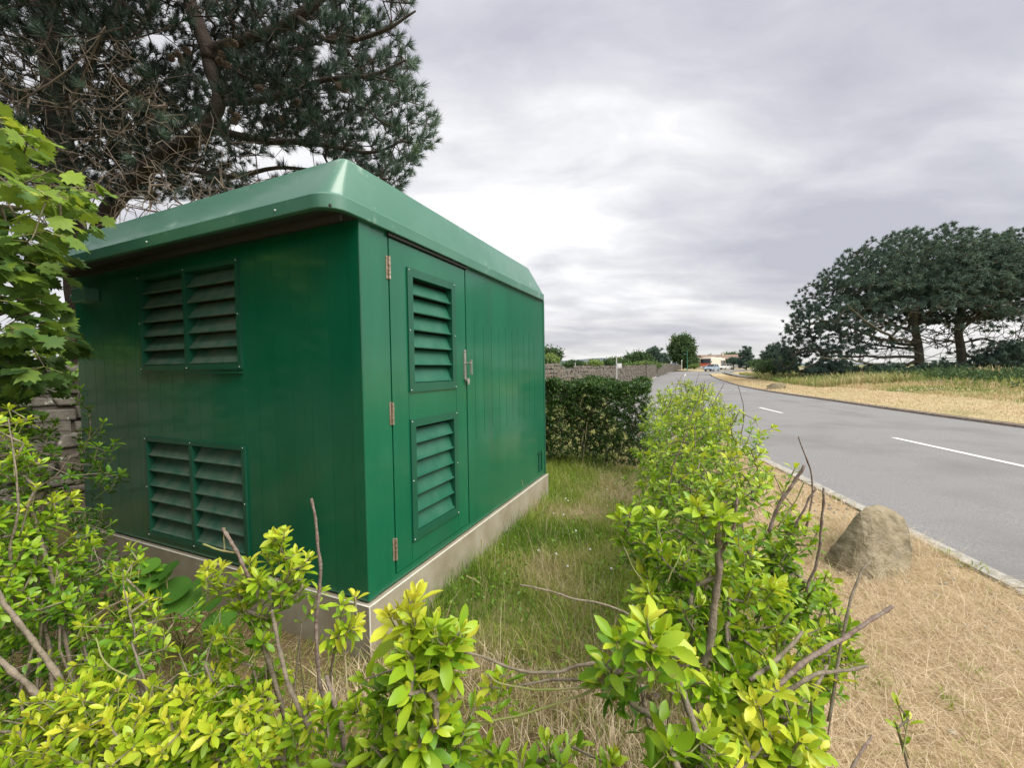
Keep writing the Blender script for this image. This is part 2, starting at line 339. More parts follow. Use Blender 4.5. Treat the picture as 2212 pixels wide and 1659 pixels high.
# ------------------------------------------------------------------ ground, road, kerbs
CL = [(5.0, -14), (6.1, -8), (7.3, 0), (8.15, 5), (8.85, 9.3), (9.75, 14.5), (11.0, 20), (12.9, 28), (15.4, 36), (18.6, 44), (24.4, 58), (31.5, 74), (43, 98), (58, 125), (92, 178)]
HW = [4.05]*9+[3.9, 3.7, 3.6, 3.5, 3.5, 3.5]
def catmull(P_, n):
    P_ = np.asarray(P_, float); P_ = np.vstack([2*P_[0]-P_[1], P_, 2*P_[-1]-P_[-2]]); o = []
    for i in range(1, len(P_)-2):
        for t in np.linspace(0, 1, n, endpoint=False):
            a, b, c, d = P_[i-1:i+3]; o.append(.5*(2*b+(c-a)*t+(2*a-5*b+4*c-d)*t*t+(3*b-a-3*c+d)*t**3))
    o.append(P_[-2]); return np.array(o)
_cl = catmull([(*p, h) for p, h in zip(CL, HW)], 6); CP = _cl[:, :2]; CH = _cl[:, 2]
CT = norm(np.gradient(CP, axis=0)); CN = np.stack([CT[:, 1], -CT[:, 0]], 1)       # CN points to the right of travel
CS = np.concatenate([[0], np.cumsum(np.linalg.norm(np.diff(CP, axis=0), axis=1))])
def road_pt(s, off):
    i = np.interp(s, CS, np.arange(len(CS))); p = np.stack([np.interp(s, CS, CP[:, k]) for k in (0, 1)], -1); n = np.stack([np.interp(s, CS, CN[:, k]) for k in (0, 1)], -1)
    return p+n*np.asarray(off)[..., None]
def half_w(s): return np.interp(s, CS, CH)
BO = [0, .8, 2.2, 4, 6, 9, 16, 30, 60, 100]; BZ = [-.012, .03, .08, .12, .25, .45, .60, .7, 1.0, 1.6]
def bankf(s): return 1-.9*smooth((np.asarray(s)-S0_-38)/26)
S0_ = float(np.interp(0, CP[:, 1], CS))
def loft(name, s, offs, zs, m, parent=None, bank=False):
    """strip along the road: offs = list of arrays/functions of s"""
    k = len(offs); A = []
    for o, z in zip(offs, zs):
        o = np.broadcast_to(o, s.shape); p = road_pt(s, o); A.append(np.column_stack([p, gz(p[:, 0], p[:, 1])+(z*bankf(s) if bank and z > 0 else z)]))
    A = np.stack(A, 1).reshape(-1, 3); n = len(s)
    F = [(i*k+j, i*k+j+1, (i+1)*k+j+1, (i+1)*k+j) for i in range(n-1) for j in range(k-1)]
    return link(name, mesh(name, A, [(F, 0)], m), parent)
sA = np.arange(0, CS[-1], 1.5); hw = half_w(sA)
ZR = -.10
road = loft('road', sA, [-hw-.02, -hw*.5, 0*hw, hw*.5, hw+.02], [ZR, ZR+.03, ZR+.045, ZR+.03, ZR], M['asphalt']); tag(road, kind='structure')
KW = .15
left = loft('ground', sA, [-hw-KW+.01, -hw-KW-.6, -hw-2, -hw-4, -hw-8, -hw-14, -hw-30, -hw-70], [-.012, 0, 0, 0, 0, 0, 0, 0], M['land']); tag(left, kind='structure')
bank = lambda a: a
right = loft('field', sA, [hw+KW-.01, hw+KW+.8, hw+2.2, hw+4, hw+6, hw+9, hw+16, hw+30, hw+60, hw+100], BZ, M['field'], bank=True); tag(right, kind='structure')
gs = MB(); R_ = 6000
gx = np.array([-R_, -300, -100, -40, 0, 40, 100, 300, R_.__float__()]); gy = np.array([-R_, -100, -20, 0, 25, 50, 75, 100, 200, 500, R_])
A = [(x, y, float(gz(x, y))-.32) for y in gy for x in gx]; nx = len(gx)
gs.add(A, [[(j*nx+i, j*nx+i+1, (j+1)*nx+i+1, (j+1)*nx+i) for j in range(len(gy)-1) for i in range(nx-1)]])
tag(gs.build('terrain', M['farland']), kind='structure')

def kerb(name, side, s0, s1, m, w, step, proud, maxn):
    k = empty(name, kind='structure'); s = s0; n = 0; rest = MB(); protos = []
    while s < s1:
        a, b = s+.006, s+step-.006; h0, h1 = half_w(a), half_w(b)
        p = [road_pt(np.array(a), side*h0), road_pt(np.array(a), side*(h0+w)), road_pt(np.array(b), side*(h1+w)), road_pt(np.array(b), side*h1)]
        j = random.uniform(-.004, .004); z0 = float(gz(*p[0])); z1 = float(gz(*p[2]))
        top = proud+j; bv = .018
        c0 = p[0]+(p[1]-p[0])*bv/w; c1 = p[3]+(p[2]-p[3])*bv/w
        Vt = [(*p[0], z0-.25), (*p[1], z0-.25), (*p[2], z1-.25), (*p[3], z1-.25), (*p[0], z0+top-bv), (*p[3], z1+top-bv), (*c0, z0+top), (*c1, z1+top), (*p[1], z0+top), (*p[2], z1+top)]
        q = MB() if n < maxn else rest
        q.add(np.array(Vt), [[(0, 4, 5, 3), (4, 6, 7, 5), (6, 8, 9, 7), (1, 2, 9, 8)], [(0, 1, 8, 6, 4), (3, 5, 7, 9, 2)]])
        if n < maxn: q.build('kerb_stone', m, k)
        n += 1; s += step
    if rest.n: tag(rest.build('kerb_run', m, k), kind='stuff')
S0 = CS[np.argmin(abs(CP[:, 1]-0))]
kerb('kerb', -1, S0-1.5, S0+60, M['kerb'], KW, .914, .012, 40)
kerb('far_kerb', 1, S0+2, S0+64, M['fkerb'], KW, .914, -.02, 50)
# painted centre line dashes
def dash(s0, s1, off=0., w=.11, parent=road, z=None):
    s = np.linspace(s0, s1, max(2, int((s1-s0)/1.0)+1)); A = []
    for o in (off-w/2, off+w/2):
        p = road_pt(s, np.full(len(s), o)); h = half_w(s); zz = np.interp(abs(o)/h, [0, .5, 1], [ZR+.045, ZR+.03, ZR])
        A.append(np.column_stack([p, gz(p[:, 0], p[:, 1])+zz+(.006 if z is None else z)]))
    A = np.stack(A, 1).reshape(-1, 3); me = mesh('road_marking', A, [([(2*i, 2*i+1, 2*i+3, 2*i+2) for i in range(len(s)-1)], 0)], M['line'])
    return link('road_marking', me, parent)
def s_of(p): return CS[np.argmin(((CP-np.asarray(p)[:2])**2).sum(1))] if False else float(np.interp(p[1], CP[:, 1], CS))
for a, b in (((2380, 1045), (1930, 947)), ((1695, 893), (1640, 881)), ((1553, 862), (1525, 856))):
    pa, pb = G(*a, -.06), G(*b, -.06); sa, sb = s_of(pa), s_of(pb)
    o = float((pb[:2]-road_pt(np.array(sb), np.array(0.)))@np.array([np.interp(sb, CS, CN[:, 0]), np.interp(sb, CS, CN[:, 1])]))
    dash(sa, sb, o*.9, .12)
for a, b in ((835, 831), (828, 825.5), (823, 821.5), (819.5, 818), (816.5, 815), (814, 812.5), (811.5, 807.5)):
    pa, pb = G(1476, a, -.06), G(1476, b, -.06); dash(s_of(pa), s_of(pb), 0, .16, z=.02)
# white line across the mouth of the side road
for (a, b) in (((1553, 843), (1569, 843.4)), ((1574, 843.6), (1580, 843.8)), ((1586, 844), (1612, 845.6))):
    pa, pb = G(*a, -.07), G(*b, -.07); d = norm(pb-pa); n = np.array([-d[1], d[0], 0])*.07
    A = [pa-n, pb-n, pb+n, pa+n]; A = [(x, y, float(gz(x, y))+ZR+.055) for x, y, z in A]
    link('road_marking', mesh('road_marking', A, [([(0, 1, 2, 3)], 0)], M['line']), road)
# footway between wall and road
sp_ = np.arange(S0+8, S0+90, 1.5); hp_ = half_w(sp_)
tag(loft('pavement', sp_, [-hp_-KW, -hp_-KW-1.9], [.012, .012], M['pave']), kind='structure')
# side street where the bus waits
SD = norm(np.array([.72, .70])); SN = np.array([SD[1], -SD[0]]); SB = np.array([36., 79.])
A = []; ss = np.linspace(-11, 120, 28)
for q in ss:
    wd = 4.4+9*math.exp(-(q+11)/7)
    for o in (-wd, wd*.9): p = SB+SD*q+SN*o; A.append((*p, float(gz(*p))+ZR+.06+.13*float(smooth((q+9)/10))))
side = link('side_street', mesh('side_street', A, [([(2*i, 2*i+1, 2*i+3, 2*i+2) for i in range(len(ss)-1)], 0)], M['asphalt'])); tag(side, kind='structure')
# footpath worn through the far verge
pp = catmull([G(1565, 806), G(1600, 815), G(1650, 821), G(1720, 829), G(1800, 838)], 6); pn = norm(np.gradient(pp[:, :2], axis=0)); pn = np.stack([pn[:, 1], -pn[:, 0]], 1)
A = []
for p, n in zip(pp, pn):
    for o in (-.45, .45): A.append((*(p[:2]+n*o), float(gz(*p[:2]))+.20))
tag(link('path', mesh('path', A, [([(2*i, 2*i+1, 2*i+3, 2*i+2) for i in range(len(pp)-1)], 0)], M['pave'])), kind='structure')
# hills on the horizon
for nm, pts, y in (('hills', [(1000, 790), (1150, 780), (1190, 777), (1215, 779), (1240, 777.5), (1270, 775), (1300, 773), (1330, 774), (1360, 776), (1400, 780), (1500, 786), (1700, 785), (2300, 782)], 1800),):
    mb = MB(); n = len(pts); A = []
    for u, v in pts: p = at(u, v, y); A += [(p[0], p[1], -5), tuple(p), (p[0]*1.5, p[1]*1.5, -5)]
    mb.add(A, [[(3*i, 3*i+3, 3*i+4, 3*i+1) for i in range(n-1)]+[(3*i+1, 3*i+4, 3*i+5, 3*i+2) for i in range(n-1)]])
    tag(mb.build(nm, M['hill'], smooth_=True), kind='structure')
# ------------------------------------------------------------------ green equipment cabinet
LB, LA, HP, HT = 3.01, 3.15, .306, 2.423
cab = empty('equipment_cabinet', (CX, CY, 0), PI/2-TH, 'glossy dark green equipment cabinet with a louvred door on a concrete plinth', 'cabinet')
# local axes: +X runs along the door side, +Y along the louvred end wall (away from the road), -Y is out from the door side, -X out from the louvred side
def holed(u0, u1, z0, z1, holes, depth, X, tint=0):
    """panel in the u-z plane with rectangular holes; outer face at w=0, inner edges run back by depth"""
    us = sorted({u0, u1, *[h[0] for h in holes], *[h[1] for h in holes]}); zs = sorted({z0, z1, *[h[2] for h in holes], *[h[3] for h in holes]})
    mb = MB(); f = lambda u, w, z: X(u, w, z)
    for i in range(len(us)-1):
        for j in range(len(zs)-1):
            cu, cz = (us[i]+us[i+1])/2, (zs[j]+zs[j+1])/2
            if any(h[0] < cu < h[1] and h[2] < cz < h[3] for h in holes): continue
            mb.add([f(us[i], 0, zs[j]), f(us[i+1], 0, zs[j]), f(us[i+1], 0, zs[j+1]), f(us[i], 0, zs[j+1])], [[(0, 1, 2, 3)]])
    for (a, b, c, d) in list(holes)+[(u0, u1, z0, z1)]:
        q = [(a, c), (b, c), (b, d), (a, d)]
        for k in range(4):
            (p1, q1), (p2, q2) = q[k], q[(k+1) % 4]; mb.add([f(p1, 0, q1), f(p2, 0, q2), f(p2, depth, q2), f(p1, depth, q1)], [[(0, 1, 2, 3)]])
    return mb
XA = lambda u, w, z: (w, u, z)          # louvred side: u along +Y, depth into +X
XB = lambda u, w, z: (u, w, z)          # door side: u along +X, depth into +Y
D1, D2, DZ0, DZ1 = .225, 1.125, .365, 2.395
VA = [(.9977, 2.161, 1.629, 2.335), (.9977, 2.161, .368, 1.131)]
VD = [(.3897, .957, 1.4633, 2.253), (.3897, .957, .4993, 1.290)]
shr = lambda h, e: (h[0]+e, h[1]-e, h[2]+e, h[3]-e)
holed(.075, LA, HP+.012, HT, [shr(h, .02) for h in VA], .09, XA).build('louvred_wall', M['green'], cab)
hatch = (2.735, 2.90, .385, .625)
holed(.075, LB-.03, HP+.012, HT, [(D1, D2, DZ0, DZ1), hatch], .03, XB).build('door_side_wall', M['green'], cab)
cp = MB(); r_ = .009
prof = [(0, .0748), (-.003, .0745), (-.003, r_)]+[(-.003+r_-r_*math.cos(a), -.003+r_-r_*math.sin(a)) for a in np.linspace(.15, PI/2-.15, 4)]+[(r_, -.003), (.0745, -.003), (.0748, 0), (.07, .07)]
cp.prism(prof[::-1], HP+.010, HT, axis=2).build('corner_post', M['green'], cab)
MB().box((LB-.0295, -.004, HP+.01), (LB+.02, .03, HT)).build('far_corner_trim', M['green_frame'], cab)
MB().box((LB-.01, .031, HP+.012), (LB-.001, LA, HT)).add([(.09, LA-.001, HP), (LB, LA-.001, HP), (LB, LA-.001, HT), (.09, LA-.001, HT)], [[(0, 1, 2, 3)]]).build('back_walls', M['green'], cab)
MB().box((.10, .10, HP+.02), (.11, LA-.05, HT-.02)).box((.12, .04, HP+.02), (LB-.05, .05, HT-.02)).build('inner_lining', M['dark'], cab)
# fine upright seams of the grp panels
for k in range(19):
    y = .235+k*.155
    for z0, z1 in ([(HP+.02, HT-.05)] if not any(h[0]-.01 < y < h[1]+.01 for h in VA) else [(1.145, 1.615)]):
        MB().box((-.0007, y-.0009, z0), (.001, y+.0009, z1)).build('panel_rib', M['seam'], cab)
for k in range(11):
    x = 1.27+k*.155
    if hatch[0]-.02 < x < hatch[1]+.02: continue
    MB().box((x-.0016, -.0012, 1.02+.03*(k % 3)), (x+.0016, .001, 2.0-.02*(k % 2))).build('panel_rib', M['seam'], cab)
# louvred vents
def rrect(a, b, c, d, r, n=4):
    P_ = []
    for cx, cz, a0 in ((b-r, d-r, 0), (a+r, d-r, 90), (a+r, c+r, 180), (b-r, c+r, 270)):
        for t in np.linspace(0, 90, n): P_.append((cx+r*math.cos(math.radians(a0+t)), cz+r*math.sin(math.radians(a0+t))))
    return P_
def vent(h, X, bays, nsl, smat, fl=.032, mid=.034, face='A'):
    a, b, c, d = h; v = empty('louvre_vent', (0, 0, 0), parent=cab)
    mb = MB(); o = -.014
    # frame: outer band
    ins = []
    wb = (b-a-2*fl-mid*(bays-1))/bays
    for i in range(bays): x = a+fl+i*(wb+mid); ins.append((x, x+wb, c+fl+.006, d-fl))
    fr = holed(a, b, c, d, ins, .02, lambda u, w, z: X(u, w+o, z)); fr.build('vent_frame', M['green_frame'], v, bevel=.003)
    for (p, q, z0, z1) in ins:
        # liner of the opening
        lin = MB(); dp = .075
        for (u1_, zz1), (u2_, zz2) in zip([(p, z0), (q, z0), (q, z1), (p, z1)], [(q, z0), (q, z1), (p, z1), (p, z0)]):
            lin.add([X(u1_, .0065, zz1), X(u2_, .0065, zz2), X(u2_, dp, zz2), X(u1_, dp, zz1)], [[(0, 1, 2, 3)]])
        lin.build('vent_liner', M['green_frame'], v)
        MB().add([X(p, dp, z0), X(q, dp, z0), X(q, dp, z1), X(p, dp, z1)], [[(0, 1, 2, 3)]]).build('insect_mesh', M['mesh'], v)
        pitch = (z1-z0)/nsl
        for k in range(nsl):
            zb = z0+k*pitch; s = MB(); t = .007; ln = pitch*(1.0 if bays == 2 else 1.16); dz_ = .062 if bays == 2 else .050; g = .0015
            # sloping blade from a rounded lip at the front up to the back
            pr = [(-.004, zb+.002), (-.007, zb+.007), (-.005, zb+.013), (.006, zb+.017), (dz_, min(zb+ln, z1-.002)), (dz_+.004, min(zb+ln, z1-.002)-.004), (.012, zb+.006), (.004, zb)]
            A = [X(uu, w, z) for uu in (p+g, q-g) for w, z in pr]; n = len(pr)
            s.add(A, [[(i, (i+1) % n, n+(i+1) % n, n+i) for i in range(n)]]); s.build('slat', smat, v)
    pts = [(a+.014, c+.014), (b-.014, c+.014), (a+.014, d-.014), (b-.014, d-.014), (a+.014, (c+d)/2), (b-.014, (c+d)/2)]
    if bays == 2: pts += [((a+b)/2, c+.014), ((a+b)/2, d-.014)]
    for (u, z) in pts:
        MB().ball(X(u, o-.001, z), .004, 6, 4).build('rivet', M['rivet'], v, smooth_=True)
    return v
for h in VA: vent(h, XA, 2, 6, M['slat'])
for h in VD: vent(h, XB, 1, 6, M['slat_door'], fl=.052)
# thin drip ledge below the upper end vent
MB().box((-.03, VA[0][0]-.002, VA[0][2]-.028), (.0, VA[0][1]+.002, VA[0][2]-.020)).build('drip_ledge', M['green_frame'], cab)
# door
door = holed(D1+.007, D2-.013, DZ0+.006, DZ1-.006, [shr(h, .02) for h in VD], .035, lambda u, w, z: XB(u, w-.004, z)).build('door', M['green'], cab, bevel=.003)
MB().box((D1+.001, .010, DZ0+.001), (D1+.0069, .034, DZ1-.001)).box((D2-.0128, .010, DZ0+.001), (D2-.001, .034, DZ1-.001)).build('door_seal', M['dark'], door)
MB().box((D2+.001, -.004, DZ0), (D2+.010, -.0005, DZ1)).build('door_stop', M['seam'], cab)
MB().box((D1-.01, -.020, DZ1+.002), (D2+.015, .002, DZ1+.018)).build('door_drip_bar', M['rubber'], cab)
for x in (VD[0][0]-.004, VD[0][1]+.001): MB().box((x, -.0055, DZ0+.02), (x+.003, -.003, VD[0][2]-.002)).build('door_rib', M['seam'], door)
for z0 in (2.145, 1.28, .455):
    hb = MB()
    for k in range(5): hb.tube([(D1+.002, -.010, z0+k*.027), (D1+.002, -.010, z0+k*.027+.0245)], .0075, 8)
    hb.box((D1-.02, -.0035, z0), (D1+.002, -.0005, z0+.135)).build('hinge', M['hinge'], door)
hd = MB(); hx = D2-.040
hd.prism([(hx-.015, 1.545), (hx-.012, 1.525), (hx+.012, 1.525), (hx+.015, 1.545), (hx+.015, 1.76), (hx-.015, 1.76)], -.016, -.004, axis=1).build('handle_plate', M['steel'], door)
hd = MB(); hd.tube([(hx, -.012, 1.655), (hx, -.055, 1.655), (hx+.024, -.050, 1.655)], .006, 8); hd.box((hx+.020, -.060, 1.565), (hx+.032, -.042, 1.685)); hd.tube([(hx+.018, -.028, 1.50), (hx+.018, -.028, 1.535)], .013, 10); hd.tube([(hx+.018, -.028, 1.488), (hx+.018, -.028, 1.501)], .010, 10); hd.box((hx, -.028, 1.515), (hx+.018, -.016, 1.53))
hd.build('handle_lever', M['steel'], door)
for dz in (1.742, 1.558):
    for dx in (-.01, .01): MB().ball((hx+dx, -.017, dz), .0035, 6, 4).build('screw', M['trim'], door)
# small hatch low at the far end
a, b, c, d = hatch
ht = MB().box((a+.004, .012, c+.004), (b-.004, .02, d-.004)); ht.box(((a+b)/2-.012, .003, c+.01), ((a+b)/2+.012, .0115, d-.02)); ht.box((a+.01, -.006, d-.022), (b-.012, .0115, d-.012)); ht.build('hatch', M['green_frame'], cab)
# little conduit box under the eave at the far end of the louvred side
cb = MB().box((-.10, LA-.42, 2.19), (-.001, LA-.22, 2.30)); cb.tube([(-.05, LA-.22, 2.245), (-.05, LA-.12, 2.245)], .028, 8); cb.build('conduit_box', M['green_roof'], cab, bevel=.006)
# seal and plinth
MB().box((.012, .012, HP-.001), (LB-.01, LA-.01, HP+.012)).build('base_seal', M['rubber'], cab)
e = .028
MB().box((-e, -e, -.15), (LB+e, LA+e, HP-.003)).build('plinth', M['conc'], cab)
for lo, hi in (((-e-.002, -e-.002, HP-.003), (LB+e+.002, -e+.006, HP+.001)), ((-e-.002, -e+.006, HP-.003), (-e+.006, LA+e, HP+.001)), ((-e-.0025, -e-.0025, -.05), (-e+.004, -e+.004, HP-.0035))):
    MB().box(lo, hi).build('edge_bead', M['whitestrip'], cab)
# moulded roof: rings of a rounded rectangle
def ring(x0, x1, y0, y1, r, z, n=6):
    P_ = []
    for cx, cy, a0 in ((x1-r, y1-r, 0), (x0+r, y1-r, 90), (x0+r, y0+r, 180), (x1-r, y0+r, 270)):
        for t in np.linspace(0, 90, n): P_.append((cx+r*math.cos(math.radians(a0+t)), cy+r*math.sin(math.radians(a0+t)), z))
    return P_
oA, oB, oE, oL = .225, .035, .035, -.06
def rg(i, z, r=.13): return ring(-oA+i, LB+oE-i, -oB+i, LA+oL-i, r, z)
def rt(k, z, r=.07): # k 0..1 from the band's top to the crown
    return ring(-oA+.022+k*.150, LB+oE-.02-k*.36, -oB+.020+k*.055, LA+oL-.02-k*.38, .095-.055*k, z)
rings = [rg(.03, 2.438), rg(.03, 2.418), rg(.002, 2.418), rg(0, 2.422), rg(0, 2.487), rg(.003, 2.492), rt(0, 2.502), rt(.025, 2.510), rt(.975, 2.728), rt(1.02, 2.736), rt(1.12, 2.741)]
A = np.concatenate(rings); k = len(rings[0]); F = [(i*k+j, i*k+(j+1) % k, (i+1)*k+(j+1) % k, (i+1)*k+j) for i in range(len(rings)-1) for j in range(k)]
rfm = mesh('roof', A, [(F, 0), ([list(range((len(rings)-1)*k, len(rings)*k))], 0)], M['green_roof'], smooth_=True); rfm.set_sharp_from_angle(angle=math.radians(24)); rf = link('roof', rfm, cab)
MB().box((-oA+.034, -oB+.034, 2.424), (LB, LA-.02+oL, 2.436)).build('soffit', M['trim'], rf)
MB().box((-.11, .02, 2.385), (-.095, LA-.12, 2.423)).build('vent_strip', M['mesh'], rf)
for y in (.35, 1.55, 2.75): MB().ball((-oA-.001, y, 2.45), .006, 6, 4).build('rivet', M['rivet'], rf, smooth_=True)

# ------------------------------------------------------------------ boulder on the verge
def hull(pts):
    import bmesh
    bm = bmesh.new()
    for p in pts: bm.verts.new(p)
    bmesh.ops.convex_hull(bm, input=bm.verts); bmesh.ops.triangulate(bm, faces=bm.faces); return bm
def rock(name, pts, lab, cat, sub, amp, m, loc, rough=4., off=0):
    import bmesh
    bm = hull(pts); bmesh.ops.delete(bm, geom=[v for v in bm.verts if not v.link_faces], context='VERTS')
    bmesh.ops.subdivide_edges(bm, edges=bm.edges, cuts=sub, use_grid_fill=True)
    bm.normal_update()
    for v in bm.verts:
        p = v.co*rough+Vector((off, 0, 0)); q = mnoise(p)*.2+.7*round(mnoise(p*.9+Vector((2, 5, 1)))*4)/4+mnoise(p*2.3)*.35+abs(mnoise(Vector((p.x*1.4+p.z, p.y*1.4, p.z*3))))*.6+mnoise(p*6)*.14
        v.co += v.normal*q*amp
    me = bpy.data.meshes.new(name); bm.to_mesh(me); bm.free(); me.materials.append(m); o = link(name, me, None, loc); return tag(o, lab, cat)
yb = 3.15; B0 = G(1880, 1240)
L_ = lambda u, v, y: tuple(at(u, v, y)-B0)
pts = [L_(1787, 1200, 3.25), L_(1812, 1222, 3.12), L_(1840, 1150, 3.2), L_(1858, 1106, 3.2), L_(1872, 1096, 3.22), L_(1898, 1092, 3.4), L_(1932, 1103, 3.42), L_(1950, 1122, 3.36), L_(1955, 1145, 3.3), L_(1969, 1195, 3.2), L_(1966, 1252, 3.05), L_(1895, 1262, 2.93), L_(1868, 1170, 3.08), L_(1880, 1120, 3.16),
       L_(1800, 1190, 3.7), L_(1870, 1100, 3.7), L_(1950, 1120, 3.75), L_(1975, 1190, 3.7), L_(1840, 1240, 3.02)]
pts += [(p[0], p[1], -.12) for p in (pts[0], pts[10], pts[11], pts[14], pts[17], pts[18])]
rock('boulder', pts, 'angular tan grey boulder on the dry verge beside the near kerb', 'boulder', 11, .022, M['boulder'], tuple(B0))
s2 = G(1690, 843)
rock('small_rock', [(-.65, -.2, -.1), (-.6, .2, .12), (-.3, -.2, .32), (.25, -.2, .36), (.6, -.1, .2), (.7, .2, -.1), (0, .4, .3), (-.2, .4, -.1), (0, -.4, -.1)], 'low flat grey rock on the dry verge across the road', 'rock', 4, .03, M['boulder'], (s2[0]+.4, s2[1]+1.2, .10), off=9)
# ------------------------------------------------------------------ long stone wall
WP = catmull([(-10.5, -6.8), (-7.9, -1.2), (-5.2, 4.5), (-1, 13.4), (4.3, 24.7), (9.4, 35.6), (13.2, 43.5), (19.5, 57), (27.5, 74), (38.5, 98), (52, 124)], 12)
WS = np.concatenate([[0], np.cumsum(np.linalg.norm(np.diff(WP, axis=0), axis=1))]); WT = norm(np.gradient(WP, axis=0)); WN = np.stack([WT[:, 1], -WT[:, 0]], 1)
def wpt(s, off=0.):
    p = np.array([np.interp(s, WS, WP[:, 0]), np.interp(s, WS, WP[:, 1])]); n = np.array([np.interp(s, WS, WN[:, 0]), np.interp(s, WS, WN[:, 1])]); return p+n*off, n
def wheight(s): return 1.66+.05*mnoise(Vector((s*.5, 0, 0)))+.05*mnoise(Vector((s*1.7, 3, 0)))+(-.17 if 30.5 < s < 32.3 else 0)+(.10 if 25.5 < s < 30 else 0)
wall = empty('stone_wall', (float(WP[0][0]), float(WP[0][1]), 0), 0, 'long grey brown rubble stone wall running behind the cabinet and along the road', 'wall')
W0 = np.array([WP[0][0], WP[0][1], 0])
ws = np.arange(0, WS[-1], .6); A = []
for s in ws:
    h = wheight(s)-.05
    for off, z in ((.16, -.3), (.16, h), (-.22, h), (-.22, -.3)):
        p, n = wpt(s, off); A.append((*p, float(gz(*p))+z))
F = [(i*4+j, (i+1)*4+j, (i+1)*4+j+1, i*4+j+1) for i in range(len(ws)-1) for j in range(3)]
me = mesh('wall_core', np.array(A)-W0, [(F, 0)], M['mortar']); link('wall_core', me, wall)
stones = []
s_vis0 = 8.0
zc = 0.; r = 0
while zc < 1.62:
    ch = random.uniform(.10, .20); s = 6+random.uniform(0, .3)
    while s < 112:
        lw = random.uniform(.18, .52)*(1 if s < 60 else 1.6)
        if zc+ch*.6 < wheight(s): hh = ch*random.choice((1, 1, 1, .8, 1.5)); z_ = zc+random.uniform(-.03, .03); stones.append((s, s+lw, z_, min(z_+hh, wheight(s)+.02)))
        s += lw
    zc += ch
s = 6.
while s < 112:                                             # rough upright coping stones
    lw = random.uniform(.16, .34)*(1 if s < 60 else 2); h = wheight(s); stones.append((s, s+lw, h-.03, h+random.uniform(.04, .13))); s += lw
def stone_v(s0, s1, z0, z1):
    g = .008; j = lambda a=.024: random.uniform(-a, a); out = random.uniform(.166, .215); A = []; wv = .09*mnoise(Vector((s0*.7, z0*2, 5)))
    for (s, z) in ((s0+g, z0+g), (s1-g, z0+g), (s1-g, z1-g), (s0+g, z1-g)):
        for dd, of in ((0, .12), (1, out)):
            p, n = wpt(s+j()*(1+dd), of+(j(.012) if dd else 0)); A.append((*p, float(gz(*p))+z+j()+(wv if z1 < 1.55 else 0)))
    return np.array(A)-W0
SF = [(1, 3, 5, 7), (0, 2, 3, 1), (2, 4, 5, 3), (4, 6, 7, 5), (6, 0, 1, 7)]
vis = []
for q in stones:
    p, _ = wpt((q[0]+q[1])/2, .17); u, v, d = project((*p, (q[2]+q[3])/2)); d = float(d)
    seen = d > .3 and (-60 < u < 210 or 1165 < u < 1450) and -100 < v < 1500
    vis.append((q[1]-q[0])*885/d if seen else 0)
order = np.argsort(vis)[::-1]; rest = MB(); cnt = 0
for i in order:
    A = stone_v(*stones[i]); m = 1 if random.random() < .3 else 0
    if cnt < 298 and vis[i] > 0:
        q = MB(); q.add(A, [SF]); o = q.build('stone', M['stone2'] if m else M['stone1'], wall); cnt += 1
        if vis[i] > 30:
            b = o.modifiers.new('bevel', 'BEVEL'); b.width = .018; b.segments = 2
    else: rest.add(A, [SF], m)
tag(rest.build('stonework', [M['stone1'], M['stone2']], wall), kind='stuff')

# ------------------------------------------------------------------ plant growing: skeletons that reach every target
def grow(seeds, targets, step=.3, bend=.12, grav=0.):
    """seeds: list of polylines; returns node positions, parent index, target node indices, descendant counts"""
    P_ = []; par = []
    for pl in seeds:
        for k, p in enumerate(pl): par.append(len(P_)-1 if k else -1); P_.append(np.asarray(p, float))
    N0 = len(P_); cap = N0+len(targets)*6; X = np.zeros((cap, 3)); X[:N0] = P_; par = par+[0]*(cap-N0); n = N0
    targets = np.asarray(targets, float)
    dd = np.min(np.linalg.norm(targets[:, None]-X[None, :N0], axis=2), axis=1); od = np.argsort(dd); tidx = np.zeros(len(targets), int)
    for t in od:
        T = targets[t]; D = ((X[:n]-T)**2).sum(1); j = int(np.argmin(D)); L = math.sqrt(D[j]); k = min(5, max(1, int(L/step))); a = X[j].copy()
        for i in range(1, k+1):
            f = i/k; p = a*(1-f)+T*f
            if i < k: p = p+RNG.normal(size=3)*L*bend/k+np.array([0, 0, -grav*L*f*(1-f)])
            if n >= cap: break
            X[n] = p; par[n] = j; j = n; n += 1
        tidx[t] = j
    par = np.array(par[:n]); X = X[:n]; cnt = np.ones(n)
    for i in range(n-1, -1, -1):
        if par[i] >= 0: cnt[par[i]] += cnt[i]
    return X, par, tidx, cnt, N0
def tubes(X, par, R, sides=4):
    i = np.where(par >= 0)[0]; j = par[i]; a, b = X[j], X[i]; d = norm(b-a); up = np.where(np.abs(d[:, 2:3]) < .9, np.array([[0, 0, 1.]]), np.array([[1., 0, 0]]))
    x = norm(np.cross(up, d)); y = np.cross(d, x); an = np.arange(sides)*2*PI/sides; c, s = np.cos(an), np.sin(an)
    ra = np.minimum(R[j], R[i]*1.5)[:, None, None]; rb = R[i][:, None, None]; off = (c[None, :, None]*x[:, None]+s[None, :, None]*y[:, None])
    A = np.concatenate([a[:, None]-d[:, None]*ra*.3+off*ra, b[:, None]+off*rb], 1).reshape(-1, 3)
    base = (np.arange(len(i))*2*sides)[:, None]; F = np.concatenate([base+np.array([k, (k+1) % sides, sides+(k+1) % sides, sides+k]) for k in range(sides)])
    return A, F
